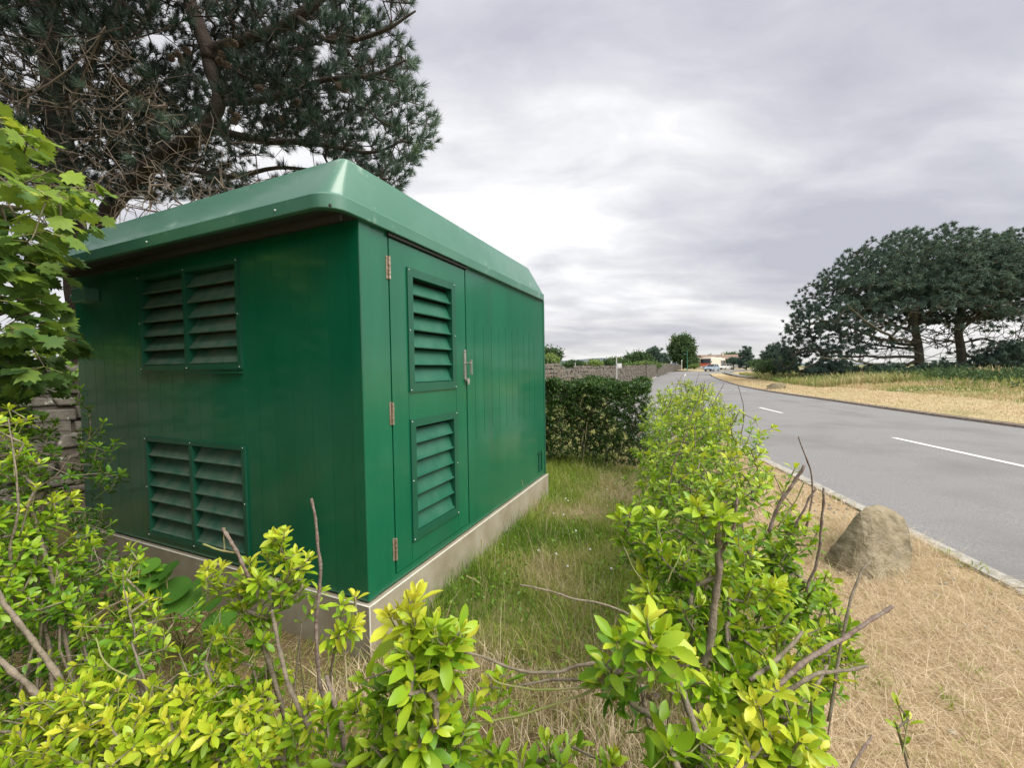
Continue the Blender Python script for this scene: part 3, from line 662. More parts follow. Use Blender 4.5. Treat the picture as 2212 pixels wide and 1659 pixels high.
def fold_leaf(w=.42, rows=((.0, .0), (.3, .75), (.62, 1.), (.86, .62)), curl=-.25, v=.16):
    A = [(0, 0, 0)]; 
    for y, ww in rows[1:]:
        z = curl*y*y
        A += [(-w/2*ww, y, z+v*w*ww), (0, y, z), (w/2*ww, y, z+v*w*ww)]
    A.append((0, 1, curl)); k = len(rows)-1; q = []; t = [(0, 2, 1), (0, 3, 2)]
    for i in range(k-1):
        b = 1+3*i; q += [(b, b+1, b+4, b+3), (b+1, b+2, b+5, b+4)]
    b = 1+3*(k-1); l = len(A)-1; t += [(b, b+1, l), (b+1, b+2, l)]
    return np.array(A), [f for f in (q, t) if f]
EU = [fold_leaf(.42, curl=-.22), fold_leaf(.36, curl=-.05, v=.26), fold_leaf(.44, curl=-.42, v=.12), fold_leaf(.38, curl=.14, v=.28)]
SM = (np.array([(0, 0, 0), (-.2, .5, .05), (0, 1, -.1), (.2, .5, .05)]), [[(0, 3, 2, 1)]])
def maple_leaf(curl=-.15):
    P_ = [(0, 0), (.16, -.04), (.36, .04), (.30, .20), (.56, .34), (.42, .42), (.50, .62), (.26, .58), (.24, .74), (.10, .70), (0, 1.0)]
    R2 = [(-x, y) for x, y in P_[1:-1]][::-1]; A = [(x, y, curl*(x*x+.6*y*y)+.10*abs(x)) for x, y in P_+R2]; A.append((0, .38, curl*.1-.01)); n = len(P_+R2)
    return np.array(A), [[(i, (i+1) % n, n) for i in range(n)]]
MP = [maple_leaf(-.12), maple_leaf(-.4), maple_leaf(.1)]
TINTS = 9
_leafme = {}
def leaf_mesh(kind, T, ti, m):
    k = (kind, ti, m.name)
    if k not in _leafme: _leafme[k] = mesh('leaf', T[0], [(np.array(f), 0) for f in T[1]], m, np.full(len(T[0]), (ti+.5)/TINTS), True)
    return _leafme[k]
def put_leaves(parent, pos, d, n, size, tint, tpls, m, nobj, base, key, flat=None):
    """nearest leaves become leaf parts of their own, the rest one foliage part"""
    F_ = frames(d, n, size); which = RNG.integers(0, len(tpls), len(pos)); u, v, dep = project(pos)
    px = np.asarray(size)*885/dep*((u > -30) & (u < 2240) & (v > -30) & (v < 1690) & (dep > .2))
    od = np.argsort(-px); obj = set()
    for i in od[:nobj]:
        if px[i] < 7: break
        obj.add(int(i)); k = int(which[i]); o = link('leaf', leaf_mesh((key, k), tpls[k], int(np.clip(tint[i]*TINTS, 0, TINTS-1)), m), parent)
        X = F_[i]; p = pos[i]-base; o.matrix_local = Matrix(((*X[0], p[0]), (*X[1], p[1]), (*X[2], p[2]), (0, 0, 0, 1)))
    keep = np.array([i not in obj for i in range(len(pos))]); Vs = []; gr = []; ts = []; c = 0
    for k, T in enumerate(tpls):
        s = keep & (which == k)
        if not s.any(): continue
        A, Fs, kk = scatter(T, F_[s], pos[s]-base); Vs.append(A); gr += [(f+c, 0) for f in Fs]; ts.append(np.repeat(tint[s], kk)); c += len(A)
    if Vs: tag(link('foliage', mesh('foliage', np.concatenate(Vs), gr, m, np.concatenate(ts), True), parent), kind='stuff')
def clumpy(cen, rad, n, shell=.35):
    d = rdir(n); r = (RNG.random(n)*(1-shell)+shell)**.6
    return np.asarray(cen)+d*r[:, None]*np.asarray(rad)
def rosettes(tips, axes, leafL, tint, nros=9, npair=3, gap=.02, spread=1.):
    """whorls of leaves at shoot tips and pairs further down"""
    pos = []; D = []; Nn = []; sz = []; tn = []
    x = norm(np.cross(axes, RNG.normal(size=axes.shape))); y = np.cross(axes, x)
    for k in range(nros+2*npair):
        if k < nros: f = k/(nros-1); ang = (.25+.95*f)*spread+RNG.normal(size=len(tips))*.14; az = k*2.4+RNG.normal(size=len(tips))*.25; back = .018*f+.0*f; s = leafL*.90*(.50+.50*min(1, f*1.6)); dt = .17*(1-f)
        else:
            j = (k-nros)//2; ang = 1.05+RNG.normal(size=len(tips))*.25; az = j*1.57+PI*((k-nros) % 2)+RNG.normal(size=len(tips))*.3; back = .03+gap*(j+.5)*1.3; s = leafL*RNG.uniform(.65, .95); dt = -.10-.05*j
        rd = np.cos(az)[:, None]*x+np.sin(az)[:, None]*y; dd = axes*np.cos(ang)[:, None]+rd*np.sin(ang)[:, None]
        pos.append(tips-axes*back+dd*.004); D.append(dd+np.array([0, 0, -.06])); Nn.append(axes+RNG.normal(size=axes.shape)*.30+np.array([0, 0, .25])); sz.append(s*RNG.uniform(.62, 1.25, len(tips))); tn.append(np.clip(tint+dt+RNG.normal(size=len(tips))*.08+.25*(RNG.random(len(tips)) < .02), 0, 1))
    return [np.concatenate(q) for q in (pos, D, Nn, sz, tn)]
def sticks_mb(sticks, base, mats_):
    pass
def shrub(label, base, clumps, group, leafL=.047, nobj=150, nros=9, npair=3, sticks=(), tmean=.55, stemr=.011, m='euo', name='spindle_shrub', cat='shrub', tpl=None, key='eu', seeds=None, spread=1., rpow=.42):
    """clumps: (centre, radii, number of shoots, tint offset)"""
    base = np.array(base, float); root = empty(name, tuple(base), 0, label, cat, group)
    T = []; tt = []
    for c, r, n, dt in clumps:
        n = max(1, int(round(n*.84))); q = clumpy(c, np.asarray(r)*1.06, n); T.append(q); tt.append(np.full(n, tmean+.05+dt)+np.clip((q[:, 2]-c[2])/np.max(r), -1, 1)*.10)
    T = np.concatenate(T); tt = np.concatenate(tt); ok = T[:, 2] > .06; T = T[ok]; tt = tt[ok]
    tt = tt+.12*np.array([mnoise(Vector(p*6)) for p in T])
    if seeds is None:
        seeds = []
        for c, r, n, dt in clumps[:9]:
            b = base+np.array([RNG.uniform(-.12, .12), RNG.uniform(-.12, .12), -.03]); c = np.asarray(c, float); mid = b*.45+c*.55+np.array([0, 0, -.05])
            seeds.append([b, b*.7+mid*.3+RNG.normal(size=3)*.015, mid+RNG.normal(size=3)*.02, mid*.5+c*.5+RNG.normal(size=3)*.015])
    X, par, ti, cnt, N0 = grow(seeds, T, .09, .25); R = np.clip(.0016*cnt**rpow, .0016, stemr*.7)
    A, F = tubes(X, par, R, 5)
    ax = norm(norm(X[ti]-X[par[ti]])*.6+np.array([0, 0, .75])+norm(T-np.mean(T, 0))*.45+RNG.normal(size=T.shape)*.22)
    link('stems', mesh('stems', A-base, [(F, 0)], M['bark'], smooth_=True), root)
    # young green shoot under every whorl
    a2 = X[ti]-ax*.07; A2 = np.stack([a2, X[ti]+ax*.012], 1).reshape(-1, 3); pr = np.tile([-1, 0], len(ti)); pr[1::2] = np.arange(len(ti))*2
    A2, F2 = tubes(A2, pr, np.full(len(A2), .0015), 4); tag(link('shoots', mesh('shoots', A2-base, [(F2, 0)], M['twig']), root), kind='stuff')
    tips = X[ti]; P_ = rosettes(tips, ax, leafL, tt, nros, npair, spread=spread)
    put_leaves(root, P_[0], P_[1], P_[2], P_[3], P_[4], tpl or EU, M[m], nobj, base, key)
    for q in sticks: stick(q, root, base)
    return root
def stick(q, root, base):
    """bare cut stem: (points, base radius, tip radius, material)"""
    pts, r0, r1, mm = q; pts = catmull([np.asarray(p, float) for p in pts], 7); n = len(pts); r = .66*np.linspace(r0, r1, n)*(1+.2*np.array([mnoise(Vector(p*55)) for p in pts]))
    for k in range(2, n-1, 4): r[k] *= 1.25
    pts = pts+np.array([[mnoise(Vector(p*20+np.array([i, 0, 0])))*.004 for i in (0, 5, 9)] for p in pts])
    MB().tube(pts-base, r, 7).build('bare_stem', M[mm], root, smooth_=True)
# ------------------------------------------------------------------ foreground spindle shrubs
def C(u, v, y, r, n, dt=0., ry=None): return (at(u, v, y), np.array([r*y/885, (ry or r*1.2)*y/885, r*y/885]), n, dt)
GF = 'spindle shrubs of the hedge in front of the camera'
GR = 'spindle shrubs of the hedge along the roadside verge'
P3 = lambda *a: [at(*q) for q in a]
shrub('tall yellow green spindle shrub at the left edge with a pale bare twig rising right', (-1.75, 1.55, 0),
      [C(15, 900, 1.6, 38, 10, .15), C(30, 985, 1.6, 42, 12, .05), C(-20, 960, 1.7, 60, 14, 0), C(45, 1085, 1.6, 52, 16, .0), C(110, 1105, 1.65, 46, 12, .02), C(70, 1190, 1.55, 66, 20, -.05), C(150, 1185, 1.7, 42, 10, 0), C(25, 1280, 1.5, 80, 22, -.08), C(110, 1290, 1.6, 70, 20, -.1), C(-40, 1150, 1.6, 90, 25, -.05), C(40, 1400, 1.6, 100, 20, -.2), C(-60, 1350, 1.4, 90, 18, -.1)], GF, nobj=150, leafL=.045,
      sticks=[(P3((40, 1160, 1.5), (75, 1065, 1.5), (118, 1030, 1.5), (152, 985, 1.5)), .004, .0025, 'bark'), (P3((30, 1300, 1.5), (25, 1180, 1.5), (40, 1080, 1.5), (18, 905, 1.55)), .008, .003, 'bark'), (P3((140, 1480, 1.3), (60, 1370, 1.3), (0, 1290, 1.3), (-60, 1150, 1.3)), .013, .009, 'bark'), (P3((130, 1560, 1.25), (60, 1480, 1.25), (-20, 1410, 1.25)), .014, .011, 'bark')])
shrub('darker green spindle shrub against the foot of the stone wall, left of the louvred end', (-2.75, 2.35, 0),
      [((-2.75, 2.35, .95), (.42, .4, .38), 90, -.25), ((-2.6, 2.2, .55), (.45, .4, .4), 70, -.3), ((-3.1, 2.7, 1.1), (.45, .4, .45), 70, -.2), ((-3.0, 2.3, 1.15), (.35, .3, .3), 40, -.15), ((-2.15, 2.05, .42), (.3, .25, .3), 30, -.25)], 'spindle shrubs beside the stone wall', nobj=120, leafL=.05, nros=8, npair=3, tmean=.5)
shrub('dark green spindle shrub in the lower left corner under the maple', (-2.2, 1.7, 0),
      [((-2.2, 1.75, .55), (.35, .35, .45), 60, -.2), ((-1.85, 1.6, .35), (.3, .3, .3), 40, -.25), ((-2.5, 1.6, .7), (.35, .3, .5), 50, -.2), ((-1.65, 1.9, .25), (.25, .25, .22), 25, -.25)], 'spindle shrubs beside the stone wall', nobj=80, leafL=.05, nros=8, npair=3)
shrub('sparse spindle shrub with grey forked dead twigs in front of the louvred end', (-1.25, 1.42, 0),
      [C(250, 1225, 1.5, 40, 9, .05), C(235, 1330, 1.4, 48, 12, .05), C(305, 1345, 1.4, 42, 10, 0), C(235, 1420, 1.3, 60, 12, .0), C(320, 1400, 1.3, 50, 8, .02), C(180, 1480, 1.3, 60, 14, -.05), C(330, 1300, 1.5, 25, 3, .05)], GF, nobj=90, leafL=.043, nros=8, npair=2,
      sticks=[(P3((300, 1440, 1.3), (290, 1370, 1.3), (272, 1290, 1.3), (264, 1240, 1.3)), .004, .0022, 'bark'), (P3((285, 1390, 1.3), (315, 1350, 1.3), (378, 1335, 1.3)), .0035, .002, 'bark'), (P3((430, 1515, 1.2), (330, 1480, 1.2), (235, 1440, 1.22), (205, 1380, 1.25)), .0045, .003, 'twig'), (P3((330, 1550, 1.2), (310, 1470, 1.2), (285, 1390, 1.25)), .006, .004, 'bark'), (P3((0, 1558, 1.1), (90, 1567, 1.1), (175, 1573, 1.1)), .003, .004, 'bark')])
shrub('low dense bright spindle shrub filling the bottom left corner', (-.95, 1.25, 0),
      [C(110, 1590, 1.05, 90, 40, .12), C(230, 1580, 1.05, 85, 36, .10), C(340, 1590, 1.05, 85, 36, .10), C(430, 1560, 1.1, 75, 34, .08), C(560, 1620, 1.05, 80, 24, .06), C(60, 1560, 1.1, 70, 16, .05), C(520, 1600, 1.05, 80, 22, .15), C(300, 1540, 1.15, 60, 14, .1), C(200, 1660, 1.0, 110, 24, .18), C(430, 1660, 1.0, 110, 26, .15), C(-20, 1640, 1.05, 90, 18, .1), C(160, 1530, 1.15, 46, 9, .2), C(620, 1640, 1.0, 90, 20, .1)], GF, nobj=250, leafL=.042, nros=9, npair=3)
shrub('spindle shrub with a tall straight bare stem, just before the near cabinet corner', (-.72, 1.2, 0),
      [C(438, 1255, 1.2, 34, 6, .12), C(510, 1245, 1.2, 38, 10, .12), C(585, 1225, 1.2, 44, 11, .1), C(612, 1150, 1.2, 26, 4, .2), C(640, 1215, 1.2, 30, 6, .15), C(585, 1165, 1.2, 14, 2, .2), C(640, 1290, 1.22, 48, 10, .05), C(560, 1300, 1.22, 44, 9, .0), C(735, 1300, 1.1, 10, 1, .15), C(775, 1288, 1.15, 10, 1, .25), C(768, 1362, 1.1, 18, 3, .15), C(730, 1380, 1.1, 12, 2, .15), C(540, 1370, 1.2, 46, 9, -.05), C(450, 1400, 1.25, 60, 13, -.05), C(520, 1450, 1.2, 58, 13, .0), C(470, 1480, 1.15, 46, 9, .1), C(570, 1490, 1.2, 40, 7, .0)], GF, nobj=170, leafL=.044, nros=8, npair=2,
      sticks=[(P3((712, 1540, 1.05), (690, 1470, 1.05), (683, 1350, 1.05), (692, 1230, 1.05), (682, 1140, 1.05), (674, 1078, 1.05)), .0085, .0045, 'drybark'),
              (P3((672, 1580, 1.05), (620, 1470, 1.08), (592, 1350, 1.12), (588, 1320, 1.12)), .010, .006, 'bark'), (P3((540, 1260, 1.15), (520, 1210, 1.15), (500, 1170, 1.15), (482, 1140, 1.15)), .0065, .0075, 'drybark'),
              (P3((512, 1196, 1.15), (478, 1190, 1.15), (436, 1175, 1.15)), .0042, .0035, 'twig'), (P3((484, 1192, 1.15), (484, 1160, 1.15), (488, 1140, 1.15)), .0028, .002, 'twig'), (P3((745, 1660, .95), (735, 1560, 1.0), (705, 1460, 1.05)), .010, .008, 'drybark')])
shrub('bushy spindle shrub with large glossy leaves at the bottom centre, nearest the plinth corner', (-.13, .82, 0),
      [C(897, 1300, .78, 18, 2, .3), C(850, 1345, .78, 20, 2, .28), C(930, 1340, .76, 34, 4, .1), C(965, 1370, .75, 34, 4, .08), C(905, 1395, .75, 40, 5, .05), C(985, 1400, .78, 24, 3, .12), C(900, 1450, .76, 54, 8, .0), C(830, 1480, .82, 44, 6, .0), C(960, 1470, .78, 44, 6, .05), C(930, 1540, .76, 64, 11, .05), C(860, 1570, .8, 60, 10, -.02), C(1000, 1550, .8, 40, 5, .0), C(780, 1560, .9, 56, 9, -.02), C(700, 1590, .95, 56, 9, 0), C(900, 1630, .78, 84, 15, -.05), C(770, 1650, .9, 70, 12, -.02), C(1000, 1630, .8, 40, 5, -.05), C(850, 1700, .8, 100, 14, -.1)], GF, nobj=280, leafL=.052, nros=8, npair=2)
shrub('small low spindle sprigs at the bottom edge in the gap between the two hedges', (.1, .95, 0),
      [C(1062, 1610, .85, 30, 4, -.05), C(1100, 1650, .85, 30, 3, 0), C(1195, 1640, .9, 34, 4, -.1), C(1235, 1610, .95, 24, 2, -.05), C(1320, 1640, .9, 26, 3, .0), C(1160, 1668, .9, 30, 3, 0)], GF, nobj=90, leafL=.046, nros=7, npair=2)
REACH = shrub('spindle shrub whose pale bare stems reach left across the hedge gap', (.42, .8, 0),
      [C(1385, 1335, .68, 36, 4, .12), C(1345, 1370, .62, 26, 2, .05), C(1420, 1380, .66, 34, 4, .1), C(1400, 1420, .62, 26, 2, .0), C(1330, 1430, .75, 30, 3, -.1), C(1300, 1455, .8, 30, 3, -.1), C(1093, 1455, .85, 12, 1, .0), C(1090, 1500, .85, 12, 1, .1), C(1062, 1480, .85, 8, 1, .15), C(1460, 1440, .75, 40, 5, 0), C(1330, 1500, .8, 30, 3, -.15), C(1480, 1600, .75, 60, 7, 0), C(1440, 1660, .75, 50, 5, .05), C(1560, 1650, .72, 70, 9, .1)], GR, nobj=220, leafL=.055, nros=7, npair=2,
      sticks=[(P3((1470, 1520, .75), (1430, 1470, .78), (1370, 1432, .8), (1290, 1432, .8), (1200, 1452, .8), (1120, 1448, .8), (1050, 1425, .8), (1002, 1410, .8)), .0065, .0032, 'bark'),
              (P3((1480, 1410, .9), (1400, 1360, .9), (1346, 1322, .9), (1240, 1292, .9), (1165, 1272, .9), (1122, 1266, .9)), .0042, .0026, 'bark'),
              (P3((1420, 1460, .8), (1350, 1475, .8), (1250, 1485, .8), (1150, 1490, .8), (1085, 1478, .8), (1055, 1455, .8)), .0035, .0025, 'twig'),
              (P3((1430, 1450, .8), (1320, 1475, .8), (1200, 1525, .8), (1080, 1555, .8), (990, 1565, .8)), .0038, .003, 'twig'),
              (P3((1540, 1700, .7), (1500, 1570, .75), (1478, 1500, .78), (1465, 1450, .8)), .011, .008, 'bark'), (P3((1420, 1700, .9), (1400, 1560, .9), (1385, 1480, .9)), .009, .007, 'bark')])
shrub('spindle shrub with one thick upright stem topped by a large spreading leaf whorl', (.62, 1.15, 0),
      [C(1540, 1085, .98, 34, 4, .05), C(1585, 1110, .98, 30, 3, .05), C(1500, 1110, .98, 26, 2, .05), C(1345, 1125, 1.2, 26, 5, .0), C(1400, 1110, 1.25, 30, 6, .05), C(1370, 1180, 1.2, 34, 6, -.02), C(1430, 1200, 1.2, 50, 10, -.02), C(1490, 1240, 1.15, 60, 13, 0), C(1400, 1260, 1.1, 40, 8, .05), C(1470, 1320, 1.05, 60, 12, .0), C(1590, 1230, 1.1, 60, 14, .0), C(1640, 1310, 1.05, 60, 14, .1), C(1560, 1340, 1.05, 60, 12, .0), C(1600, 1420, 1.0, 70, 14, .0), C(1520, 1450, .95, 60, 11, -.05)], GR, nobj=250, leafL=.048, nros=8, npair=3,
      sticks=[(P3((1500, 1480, .95), (1530, 1400, .95), (1548, 1280, .97), (1552, 1180, .98), (1545, 1110, .98)), .014, .010, 'bark'), (P3((1555, 1200, .98), (1580, 1150, .97), (1595, 1075, .97)), .006, .0045, 'drybark'),
              (P3((1420, 1300, 1.1), (1370, 1230, 1.15), (1335, 1150, 1.2)), .005, .003, 'twig'), (P3((1440, 1260, 1.1), (1460, 1215, 1.12), (1475, 1180, 1.15)), .0035, .002, 'twig')])
shrub('broad spindle shrub at the hedge corner with long cut stems pointing over the verge', (.85, 1.2, 0),
      [C(1700, 1400, 1.05, 60, 13, .08), C(1760, 1380, 1.1, 50, 10, .05), C(1800, 1330, 1.2, 40, 9, -.05), C(1640, 1480, .9, 64, 13, .1), C(1720, 1500, .92, 60, 12, .05), C(1770, 1450, 1.0, 42, 7, .05), C(1600, 1540, .85, 70, 13, .1), C(1680, 1580, .85, 70, 13, .08), C(1740, 1590, .9, 46, 8, .05), C(1620, 1640, .82, 70, 12, .1), C(1700, 1660, .85, 60, 10, .08), C(1650, 1560, 1.1, 100, 14, -.2), C(1820, 1420, 1.1, 26, 4, .0)], GR, nobj=260, leafL=.046, nros=8, npair=2,
      sticks=[(P3((1650, 1520, .85), (1740, 1430, .9), (1830, 1375, .95), (1880, 1340, .98), (1926, 1310, 1.0)), .0085, .0065, 'drybark'), (P3((1690, 1505, .85), (1750, 1465, .86), (1810, 1450, .88), (1876, 1440, .9)), .007, .0052, 'bark'),
              (P3((1620, 1470, .9), (1690, 1415, .95), (1735, 1365, 1.0)), .008, .006, 'bark'), (P3((1790, 1560, .95), (1815, 1400, 1.0), (1850, 1260, 1.05), (1880, 1210, 1.08)), .0055, .004, 'bark'),
              (P3((1560, 1700, .75), (1650, 1610, .8), (1730, 1530, .88), (1790, 1440, .95)), .007, .005, 'bark'), (P3((1820, 1700, .8), (1850, 1640, .82), (1885, 1590, .85)), .005, .0035, 'drybark')])
shrub('dense green spindle shrub with dark upright pruned stems beside the boulder', (1.05, 1.75, 0),
      [C(1680, 1180, 1.5, 50, 16, -.1), C(1730, 1150, 1.5, 36, 9, -.08), C(1640, 1240, 1.45, 60, 18, -.12), C(1720, 1240, 1.45, 60, 18, -.12), C(1780, 1265, 1.5, 34, 9, .0), C(1690, 1320, 1.4, 70, 20, -.1), C(1780, 1340, 1.4, 50, 12, -.03), C(1720, 1420, 1.5, 80, 18, -.15)], GR, nobj=200, leafL=.046, nros=8, npair=3,
      sticks=[(P3((1660, 1150, 1.4), (1680, 1100, 1.4), (1715, 1040, 1.4), (1738, 1005, 1.4)), .0085, .0075, 'drybark'), (P3((1715, 1140, 1.45), (1740, 1095, 1.45), (1762, 1058, 1.45)), .0055, .005, 'drybark'), (P3((1740, 1280, 1.35), (1765, 1210, 1.35), (1775, 1130, 1.35), (1780, 1055, 1.35)), .0065, .0055, 'drybark'), (P3((1680, 1140, 1.5), (1720, 1080, 1.5), (1738, 1040, 1.5)), .004, .003, 'twig'), (P3((1715, 1095, 1.5), (1690, 1065, 1.5), (1672, 1025, 1.5)), .003, .002, 'drybark')])
shrub('small lone spindle sprig with two leaf tips at the bottom right over the straw', (.95, 1.0, 0),
      [C(1945, 1525, .9, 6, 1, .05), C(1968, 1560, .9, 6, 1, .1), C(1935, 1570, .9, 4, 1, .0)], GR, nobj=60, leafL=.030, nros=5, npair=1, stemr=.004, spread=.5)
# receding hedge
hedge_pts = [((.98, 2.1), 1.18, 80, 'mid hedge spindle shrub just past the whorl topped shrub'), ((1.28, 2.85), 1.28, 85, 'spindle shrub midway along the roadside hedge'), ((1.62, 3.7), 1.32, 85, 'spindle shrub in the roadside hedge, level with the cabinet handle'),
             ((1.95, 4.6), 1.34, 85, 'spindle shrub level with the far end of the cabinet in the roadside hedge'), ((2.3, 5.5), 1.40, 90, 'farthest spindle shrub where the pale roadside hedge meets the dark hedge')]
for (x, y), h, n, lab in hedge_pts:
    w = .36 if y < 2.5 else .46; n = n*1.35
    cl = [((x, y, h-.30), (w, .48, .32), int(n*1.3), .02), ((x-.03, y, h*.45), (w*1.02, .5, h*.38), int(n*1.4), -.12), ((x+.1, y-.1, h-.12), (w*.7, .4, .16), 26, .12)]
    st = []
    for k in range(3):
        a = np.array([x+random.uniform(-.2, .35), y+random.uniform(-.3, .3), h-.35]); st.append(([a, a+np.array([.03, 0, .25]), a+np.array([random.uniform(-.05, .15), 0, random.uniform(.4, .52)])], .006, .004, 'drybark'))
    shrub(lab, (x, y, 0), cl, GR, nobj=60, leafL=.048, nros=8, npair=3, sticks=st)
# dark clipped hedge behind the cabinet
def box_targets(x0, y0, x1, y1, w, z0, h, n, bump=.09):
    t = RNG.random(n); o = RNG.choice([-1, 1], n)*(.5+.5*RNG.random(n))**.5; z = z0+(h-z0)*RNG.random(n)**.8
    top = RNG.random(n) < .35; z = np.where(top, h-RNG.random(n)*.12, z); o = np.where(top, RNG.uniform(-1, 1, n), o)
    X = np.stack([x0+(x1-x0)*t, y0+(y1-y0)*t, z], 1); d = norm(np.array([x1-x0, y1-y0])); nn = np.array([d[1], -d[0]]); X[:, :2] += nn*(o*w/2)[:, None]
    q = np.array([mnoise(Vector(p*1.6)) for p in X]); q2 = np.array([mnoise(Vector(p*5)) for p in X]); X[:, :2] += nn*((q*bump*1.5+q2*.05)*np.sign(o))[:, None]; X[:, 2] += (q*1.2+q2*.5)*bump*(X[:, 2]/h); return X
def leafy(name, label, cat, group, T, base, m, leafL, per, tmean, tvar, seeds, tpl=None, key='sm', nobj=0, stemR=.02, mstem='bark', up=.3, spread=.045, amp=.1, freq=2.5, step=.12, sides=4, rmin=.0016):
    base = np.asarray(base, float); root = empty(name, tuple(base), 0, label, cat, group)
    X, par, ti, cnt, N0 = grow(seeds, T, step, .2); R = np.clip(rmin*cnt**.42, rmin, stemR); A, F = tubes(X, par, R, sides)
    link('branches', mesh('branches', A-base, [(F, 0)], M[mstem], smooth_=True), root)
    P_ = np.repeat(T, per, 0); d = rdir(len(P_), up); P_ = P_+rdir(len(P_))*RNG.random((len(P_), 1))*spread; n = rdir(len(P_), .9)
    cl = np.array([mnoise(Vector(p*freq)) for p in T]); tn = np.clip(tmean+np.repeat(cl, per)*amp*2+RNG.normal(size=len(P_))*tvar, 0, 1)
    sz = leafL*RNG.uniform(.7, 1.2, len(P_)); put_leaves(root, P_, d, n, sz, tn, tpl or [SM], M[m], nobj, base, key); return root
sd = lambda xs, y0, z=.5: [[np.array([x, y0, -.02]), np.array([x+.02, y0, z*.5]), np.array([x-.02, y0+.03, z])] for x in xs]
for (xa, ya, xb, yb, h, lab) in ((-.3, 7.25, .75, 7.0, 1.36, 'dark green fine leaved hedge bush right behind the far cabinet corner'), (.7, 7.0, 1.45, 6.75, 1.40, 'middle bush of the dark green fine leaved hedge at the end of the lawn'), (1.4, 6.75, 2.15, 6.45, 1.38, 'dark green hedge bush touching the pale spindle hedge at the lawn end')):
    T = box_targets(xa, ya, xb, yb, .75, .10, h, 1500, .17); xs = np.linspace(xa+.1, xb-.1, 4); ym = (ya+yb)/2
    leafy('hedge_bush', lab, 'hedge', 'dark hedge bushes closing the lawn behind the cabinet', T, ((xa+xb)/2, ym, 0), 'hedge', .058, 11, .40, .16, sd(xs, ym), tpl=[fold_leaf(.34, ((0, 0), (.5, 1.)), -.1)], key='hl', nobj=0)
# ------------------------------------------------------------------ sycamore branches at the left
rootp = np.array([-3.6, 2.2, 0])
bc = [((-3.0, 2.3, 2.62), (.55, .45, .45), 70, .05), ((-3.0, 2.35, 1.95), (.5, .42, .5), 70, -.15), ((-2.95, 2.5, 1.5), (.5, .4, .25), 36, -.2), ((-2.75, 2.35, 2.55), (.50, .45, .42), 60, .12), ((-2.45, 2.3, 2.15), (.42, .40, .36), 50, -.05), ((-2.6, 2.3, 1.75), (.50, .42, .28), 34, -.22), ((-2.9, 2.2, 2.9), (.4, .4, .25), 20, .22), ((-3.1, 2.4, 2.1), (.5, .4, .6), 46, -.2), ((-2.62, 2.35, 1.42), (.36, .3, .22), 12, -.22), ((-2.28, 2.35, 2.52), (.22, .3, .22), 16, .15)]
T = []; tt = []
for c, r, n, dt in bc:
    q = clumpy(c, r, n, .25); T.append(q); tt.append(np.full(n, .5+dt))
T = np.concatenate(T); tt = np.concatenate(tt); u, v, d = project(T)
lim = np.interp(v, [150, 200, 260, 330, 400, 470, 540, 580, 640, 700, 760, 830, 900], [110, 170, 222, 232, 238, 196, 140, 148, 190, 176, 160, 120, 60])
ok = (u < lim-12) & ~((u > 115) & (v > 640) & (v < 725)); T = T[ok]; tt = tt[ok]
root = empty('sycamore', tuple(rootp), 0, 'young sycamore with broad lobed leaves hanging over the left end of the cabinet', 'tree')
sds = [[rootp, (-3.5, 2.25, 1.0), (-3.35, 2.3, 1.7), (-3.1, 2.3, 2.2)], [np.array((-3.35, 2.3, 1.7)), (-3.1, 2.35, 1.9), (-2.8, 2.35, 2.0)], [np.array((-3.1, 2.3, 2.2)), (-2.9, 2.3, 2.5)]]
X, par, ti, cnt, N0 = grow(sds, T, .14, .18); A, F = tubes(X, par, np.clip(.0018*cnt**.45, .0018, .03), 6)
link('branches', mesh('branches', A-rootp, [(F, 0)], M['bark'], smooth_=True), root)
k = 4; pos = np.repeat(X[ti], k, 0); az = RNG.uniform(-PI, PI, len(pos)); out = np.stack([np.cos(az), np.sin(az), RNG.uniform(-.5, .1, len(pos))], 1)
out = norm(out+np.array([.45, -.25, -.15])); pet = RNG.uniform(.04, .09, len(pos))
Ap = np.stack([pos, pos+out*pet[:, None]], 1).reshape(-1, 3); pr = np.tile([-1, 0], len(pos)); pr[1::2] = np.arange(len(pos))*2; A, F = tubes(Ap, pr, np.full(len(Ap), .0013), 3)
tag(link('petioles', mesh('petioles', A-rootp, [(F, 0)], M['twig']), root), kind='stuff')
put_leaves(root, pos+out*pet[:, None], out+np.array([0, 0, -.25]), rdir(len(pos), 1.9), RNG.uniform(.065, .115, len(pos)), np.clip(np.repeat(tt+.0, k)+RNG.normal(size=len(pos))*.11, 0, 1), MP, M['maple'], 300, rootp, 'mp')
# ivy over the wall top
T = []
for s in RNG.uniform(8.5, 13.9, 300):
    p, n = wpt(s, RNG.uniform(-.25, .32)); T.append((p[0], p[1], wheight(s)+RNG.uniform(-.28, .30)))
T = np.array(T); root = empty('ivy', tuple(T.mean(0)*[1, 1, 0]), 0, 'bright green ivy spilling over the stone wall top left of the cabinet', 'ivy')
base = T.mean(0)*[1, 1, 0]; pos = np.repeat(T, 9, 0)+RNG.normal(size=(2700, 3))*.05
link('stems', mesh('stems', *(lambda A, F: (A-base, [(F, 0)]))(*tubes(*(lambda g: (g[0], g[1], np.full(len(g[0]), .003)))(grow([[T[0]+[0, 0, -1.2], T[0]]], T, .15)), 4)), M['bark']), root)
put_leaves(root, pos, rdir(len(pos), -.4), rdir(len(pos), 1.)+np.array([.3, -.5, 0]), RNG.uniform(.045, .075, len(pos)), np.clip(.5+RNG.normal(size=len(pos))*.2, 0, 1), [fold_leaf(.95, ((0, 0), (.25, .9), (.55, 1), (.85, .45)), -.2)], M['ivy'], 60, base, 'iv')

